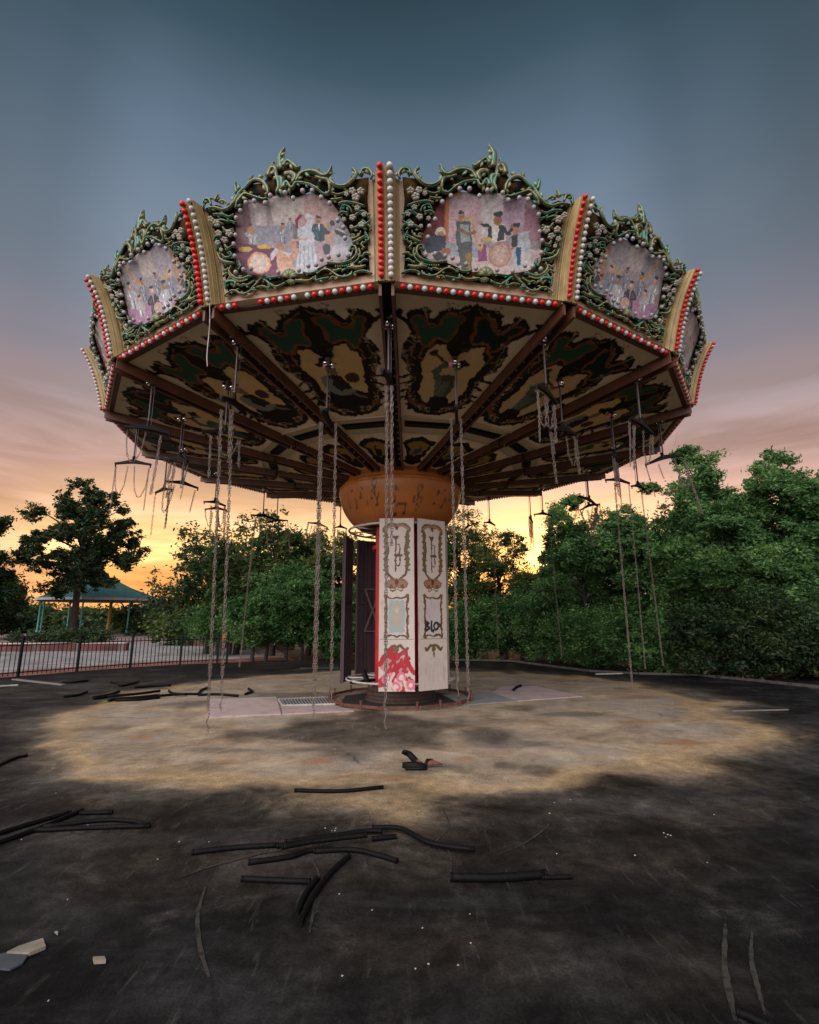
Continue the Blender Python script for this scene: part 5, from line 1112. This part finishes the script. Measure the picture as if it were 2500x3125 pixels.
# ============================================================ TREES
def crown_mesh(R, H, seed, nclump, nleaf, ls, mt, sparse=.0, shape='round', cl=.30, low=0.0):
    r = np.random.RandomState(seed); C = []
    while len(C) < nclump:
        p = r.uniform(-1, 1, 3); d = np.linalg.norm(p)
        if d > 1 or d < .35 and r.rand() < .6: continue
        if shape == 'cone':
            f = 1-.75*max(p[2], 0)**1.3
            if np.hypot(p[0], p[1]) > f: continue
        if shape == 'open' and r.rand() < .15 and d < .8: continue
        p = p*np.array([R, R, H/2])*(1+.05*r.randn())*.92; C.append(p)
    C = np.array(C); cr = cl*R*r.uniform(.6, 1.3, nclump)
    ns = 16; d = r.randn(nclump*ns, 3); d /= np.linalg.norm(d, axis=1)[:, None]; pi_ = np.repeat(np.arange(nclump), ns)
    S_ = C[pi_]+d*(cr[pi_]*r.uniform(.35, 1.25, nclump*ns))[:, None]*np.array([1, 1, .8])
    sr = cr[pi_]*r.uniform(.16, .42, nclump*ns)
    idx = r.randint(0, len(S_), nleaf); n = nleaf
    d = r.randn(n, 3); P = S_[idx]+d*sr[idx][:, None]*np.array([.75, .75, .5]); d /= np.linalg.norm(d, axis=1)[:, None]
    a = r.randn(n, 3); a[:, 2] *= .6; a /= np.linalg.norm(a, axis=1)[:, None]; nrm = d*.7+r.randn(n, 3)*.6+np.array([0, 0, .5]); b_ = np.cross(a, nrm); b_ /= (np.linalg.norm(b_, axis=1)[:, None]+1e-6)
    L_ = ls*r.uniform(.6, 1.35, n)[:, None]; a = a*L_; b_ = b_*L_*.42
    droop = np.array([0, 0, -1])*L_*.2
    V = np.stack([P-a, P+b_, P+a+droop, P-b_], 1).reshape(-1, 3)
    Fc = np.arange(n*4).reshape(n, 4)
    return mesh_np('crown', V, Fc, mt), C, cr
def limb(b, p0, p1, r0, r1, seed, seg=5):
    rr = random.Random(seed); p0, p1 = Vector(p0), Vector(p1); L_ = (p1-p0).length; pts = []
    for i in range(seg+1):
        f = i/seg; q = p0.lerp(p1, f); j = .06*L_*math.sin(PI*f); pts.append(q+Vector((rr.uniform(-j, j), rr.uniform(-j, j), .08*L_*math.sin(PI*f))))
    b.tube(pts, [r0+(r1-r0)*i/seg for i in range(seg+1)], 6, caps=False)
def tree(name, label, loc, top, R, base, seed, nclump=40, nleaf=30000, ls=.10, mt='leaf_a', tr=.14, shape='round', cl=.30, group='trees around the yard', trunks=1, cat='tree'):
    H = top-base; e = empty(name, (loc[0], loc[1], 0)); tag(e, label, cat, group)
    me, C, cr = crown_mesh(R, H, seed, nclump, nleaf, ls, mt, shape=shape, cl=cl)
    o = bpy.data.objects.new('crown', me); o.location = (0, 0, base+H/2); link(o, e)
    b = MB(); cz = base+H/2
    for k in range(trunks):
        x = (k-(trunks-1)/2)*R*.35
        b.tube([(x, 0, -.1), (x*1.1+.03*R, 0, base*.5+.2), (x*.8, 0, base+H*.3), (x*.4, .0, base+H*.75)], [tr*1.3, tr, tr*.7, tr*.2], 9, caps=False)
    for i in range(min(len(C), 26)):
        c = C[i]; z = max(base*.8, cz+c[2]*.5-H*.12); limb(b, (0, 0, min(z, cz+H*.2)), (c[0]*.92, c[1]*.92, cz+c[2]), tr*.42, tr*.07, seed+i)
    b.build('trunk', ['bark'], e, smooth=True)
    return e
def tpx(u, Y, vpeak): p = at(u, vpeak, Y); return (p.x, p.y), p.z
# left: the big open tree in front of the gazebo and its neighbours
p = gp(215, 1946)
(l, top) = tpx(222, p.y, 1470)
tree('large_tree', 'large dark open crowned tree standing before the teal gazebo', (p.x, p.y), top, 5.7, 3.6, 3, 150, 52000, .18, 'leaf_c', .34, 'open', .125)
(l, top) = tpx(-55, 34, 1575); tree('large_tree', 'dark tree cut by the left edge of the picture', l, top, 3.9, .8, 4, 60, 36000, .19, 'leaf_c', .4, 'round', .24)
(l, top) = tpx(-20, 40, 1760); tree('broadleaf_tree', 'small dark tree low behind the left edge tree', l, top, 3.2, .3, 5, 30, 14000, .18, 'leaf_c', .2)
LT = [('tall backlit tree forming the left shoulder of the trees left of the column', 655, 15, 1622, 2.9, .6, 'leaf_c', 13000, 'round'),
      ('backlit tree behind the long hanging chains left of the column', 745, 14.5, 1580, 2.5, .9, 'leaf_d', 13000, 'open'),
      ('thin topped tree left of the column, its tip under the slack chains', 850, 13.5, 1566, 2.2, .9, 'leaf_d', 13000, 'open'),
      ('thin topped tree just left of the column, behind the chain pair', 955, 14, 1566, 2.2, .8, 'leaf_d', 13000, 'open'),
      ('backlit tree directly behind the left side of the column', 1050, 14.8, 1618, 2.4, .5, 'leaf_d', 13000, 'open')]
for i, (lb, u, Y, v, R, bs, mt_, nl, shp) in enumerate(LT):
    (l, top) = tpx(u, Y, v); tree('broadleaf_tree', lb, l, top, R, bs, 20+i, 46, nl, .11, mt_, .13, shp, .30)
LB = [('bright green leafy bush nearest to the fence end', 800, 10.2, 1770, 1.5, .55, 'leaf_a', 16000), ('bright green leafy bush in front of the trees left of the column', 905, 10.6, 1700, 1.7, .45, 'leaf_a', 20000),
      ('green bush just left of the column foot', 1010, 11.2, 1730, 1.6, .2, 'leaf_a', 18000), ('green bush hidden behind the column', 1150, 11.6, 1750, 1.8, .1, 'leaf_a', 16000),
      ('dark green bush low at the left end of the trees', 690, 14.0, 1800, 1.7, .5, 'leaf_a', 12000)]
for i, (lb, u, Y, v, R, bs, mt_, nl) in enumerate(LB):
    (l, top) = tpx(u, Y, v+35); tree('leafy_bush', lb, l, top, R, bs, 40+i, 36, int(nl*1.4), .068, mt_, .07, 'round', .34, trunks=2, group='bushes behind the yard', cat='bush')
RT = [('backlit tree right behind the column', 1400, 13.5, 1552, 2.3, .5, 'leaf_d', 13000, 'open'), ('backlit tree beside the sunset gap, right of the column', 1515, 13.8, 1590, 2.2, .4, 'leaf_d', 12000, 'open'),
      ('green tree right of the sunset gap with a thin top', 1760, 9.0, 1505, 1.9, .4, 'leaf_b', 30000, 'cone'), ('green tree second right of the sunset gap, under the tilted crossbars', 1890, 8.2, 1540, 1.8, .2, 'leaf_b', 28000, 'round'),
      ('green tree behind the long single chains at the right', 1990, 7.4, 1450, 1.8, .2, 'leaf_b', 26000, 'cone'), ('tallest pointed green tree right of the canopy rim', 2120, 6.8, 1300, 2.0, .2, 'leaf_b', 40000, 'cone'),
      ('rounded green tree in front of and below the tallest pointed one', 2170, 5.2, 1570, 1.8, .1, 'leaf_b', 34000, 'round'), ('broad pointed green tree second from the right edge', 2350, 5.6, 1335, 2.2, .2, 'leaf_b', 40000, 'cone'),
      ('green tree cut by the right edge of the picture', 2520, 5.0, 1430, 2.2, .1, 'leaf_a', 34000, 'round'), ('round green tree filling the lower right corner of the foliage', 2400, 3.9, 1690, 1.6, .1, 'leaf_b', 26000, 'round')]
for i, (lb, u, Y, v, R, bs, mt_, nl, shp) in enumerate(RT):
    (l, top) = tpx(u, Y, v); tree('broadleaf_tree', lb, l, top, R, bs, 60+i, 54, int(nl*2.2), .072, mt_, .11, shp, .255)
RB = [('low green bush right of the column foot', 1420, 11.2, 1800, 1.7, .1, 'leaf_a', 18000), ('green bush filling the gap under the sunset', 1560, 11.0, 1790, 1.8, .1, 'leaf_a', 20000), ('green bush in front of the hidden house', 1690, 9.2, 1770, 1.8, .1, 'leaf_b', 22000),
      ('low green bush under the first right tree', 1790, 7.2, 1840, 1.3, .05, 'leaf_a', 14000), ('low green bush behind the foot of the long chains', 1960, 5.4, 1840, 1.4, .05, 'leaf_b', 16000), ('low bush with leaves darkened as shade under the tallest right tree', 2150, 4.0, 1800, 1.5, .05, 'leaf_c', 12000), ('low bush with leaves darkened as shade at the bottom right of the foliage', 2330, 3.4, 1770, 1.6, .05, 'leaf_c', 12000), ('low bush with leaves darkened as shade at the far right edge', 2510, 3.0, 1770, 1.5, .05, 'leaf_c', 12000)]  # last three: dark leaf colour paints in the shade under the trees
for i, (lb, u, Y, v, R, bs, mt_, nl) in enumerate(RB):
    (l, top) = tpx(u, Y, v+35); tree('leafy_bush', lb, l, top, R, bs, 90+i, 36, int(nl*1.5), .062, mt_, .07, 'round', .34, trunks=2, group='bushes behind the yard', cat='bush')
(l, top) = tpx(1700, 27, 1640); tree('broadleaf_tree', 'distant dark tree against the glow in the sunset gap', l, top, 2.6, 1.0, 120, 30, 9000, .16, 'leaf_c', .15, 'open', .28)
FL = [(20, 62, 1835), (95, 66, 1815), (330, 66, 1850), (400, 64, 1845), (455, 60, 1828), (515, 58, 1815), (545, 50, 1800), (590, 40, 1812), (190, 68, 1845), (260, 66, 1840), (-40, 60, 1830), (620, 26, 1838)]
names = ['by the left frame edge', 'left of the gazebo', 'seen through the gazebo on its right', 'just right of the gazebo roof edge', 'right of the gazebo', 'under the yellow sky right of the gazebo', 'with a ragged top under the sunset clouds', 'beside the left shoulder tree', 'seen through the gazebo on its left', 'seen through the middle of the gazebo', 'at the extreme left frame edge', 'above the shorter brick wall']
far_me = None
for i, (u, Y, v) in enumerate(FL):
    (l, top) = tpx(u, Y, v+38); tree('distant_tree', 'distant low green tree '+names[i], l, top, .075*(Y+12)*.95, .1, 130+i, 26, 9000, .0045*(Y+12), 'leaf_d' if i % 2 else 'leaf_c', .15, 'round', .34, group='distant trees behind the plaza')
# low shrubs in the planter
for i, u in enumerate((110, 200, 300)):
    p = gp(u, 1968); tree('planter_shrub', ['low shrub at the left in the brick planter', 'low shrub at the foot of the large dark tree', 'low shrub at the right in the brick planter'][i], (p.x, p.y), .75, 1.6, .25, 160+i, 16, 3500, .09, 'leaf_c', .04, 'round', .4, group='shrubs in the brick planter', cat='shrub')
print('PICKETS', cnt, 'faces', sum(len(o.data.polygons) for o in bpy.data.objects if o.type == 'MESH'))
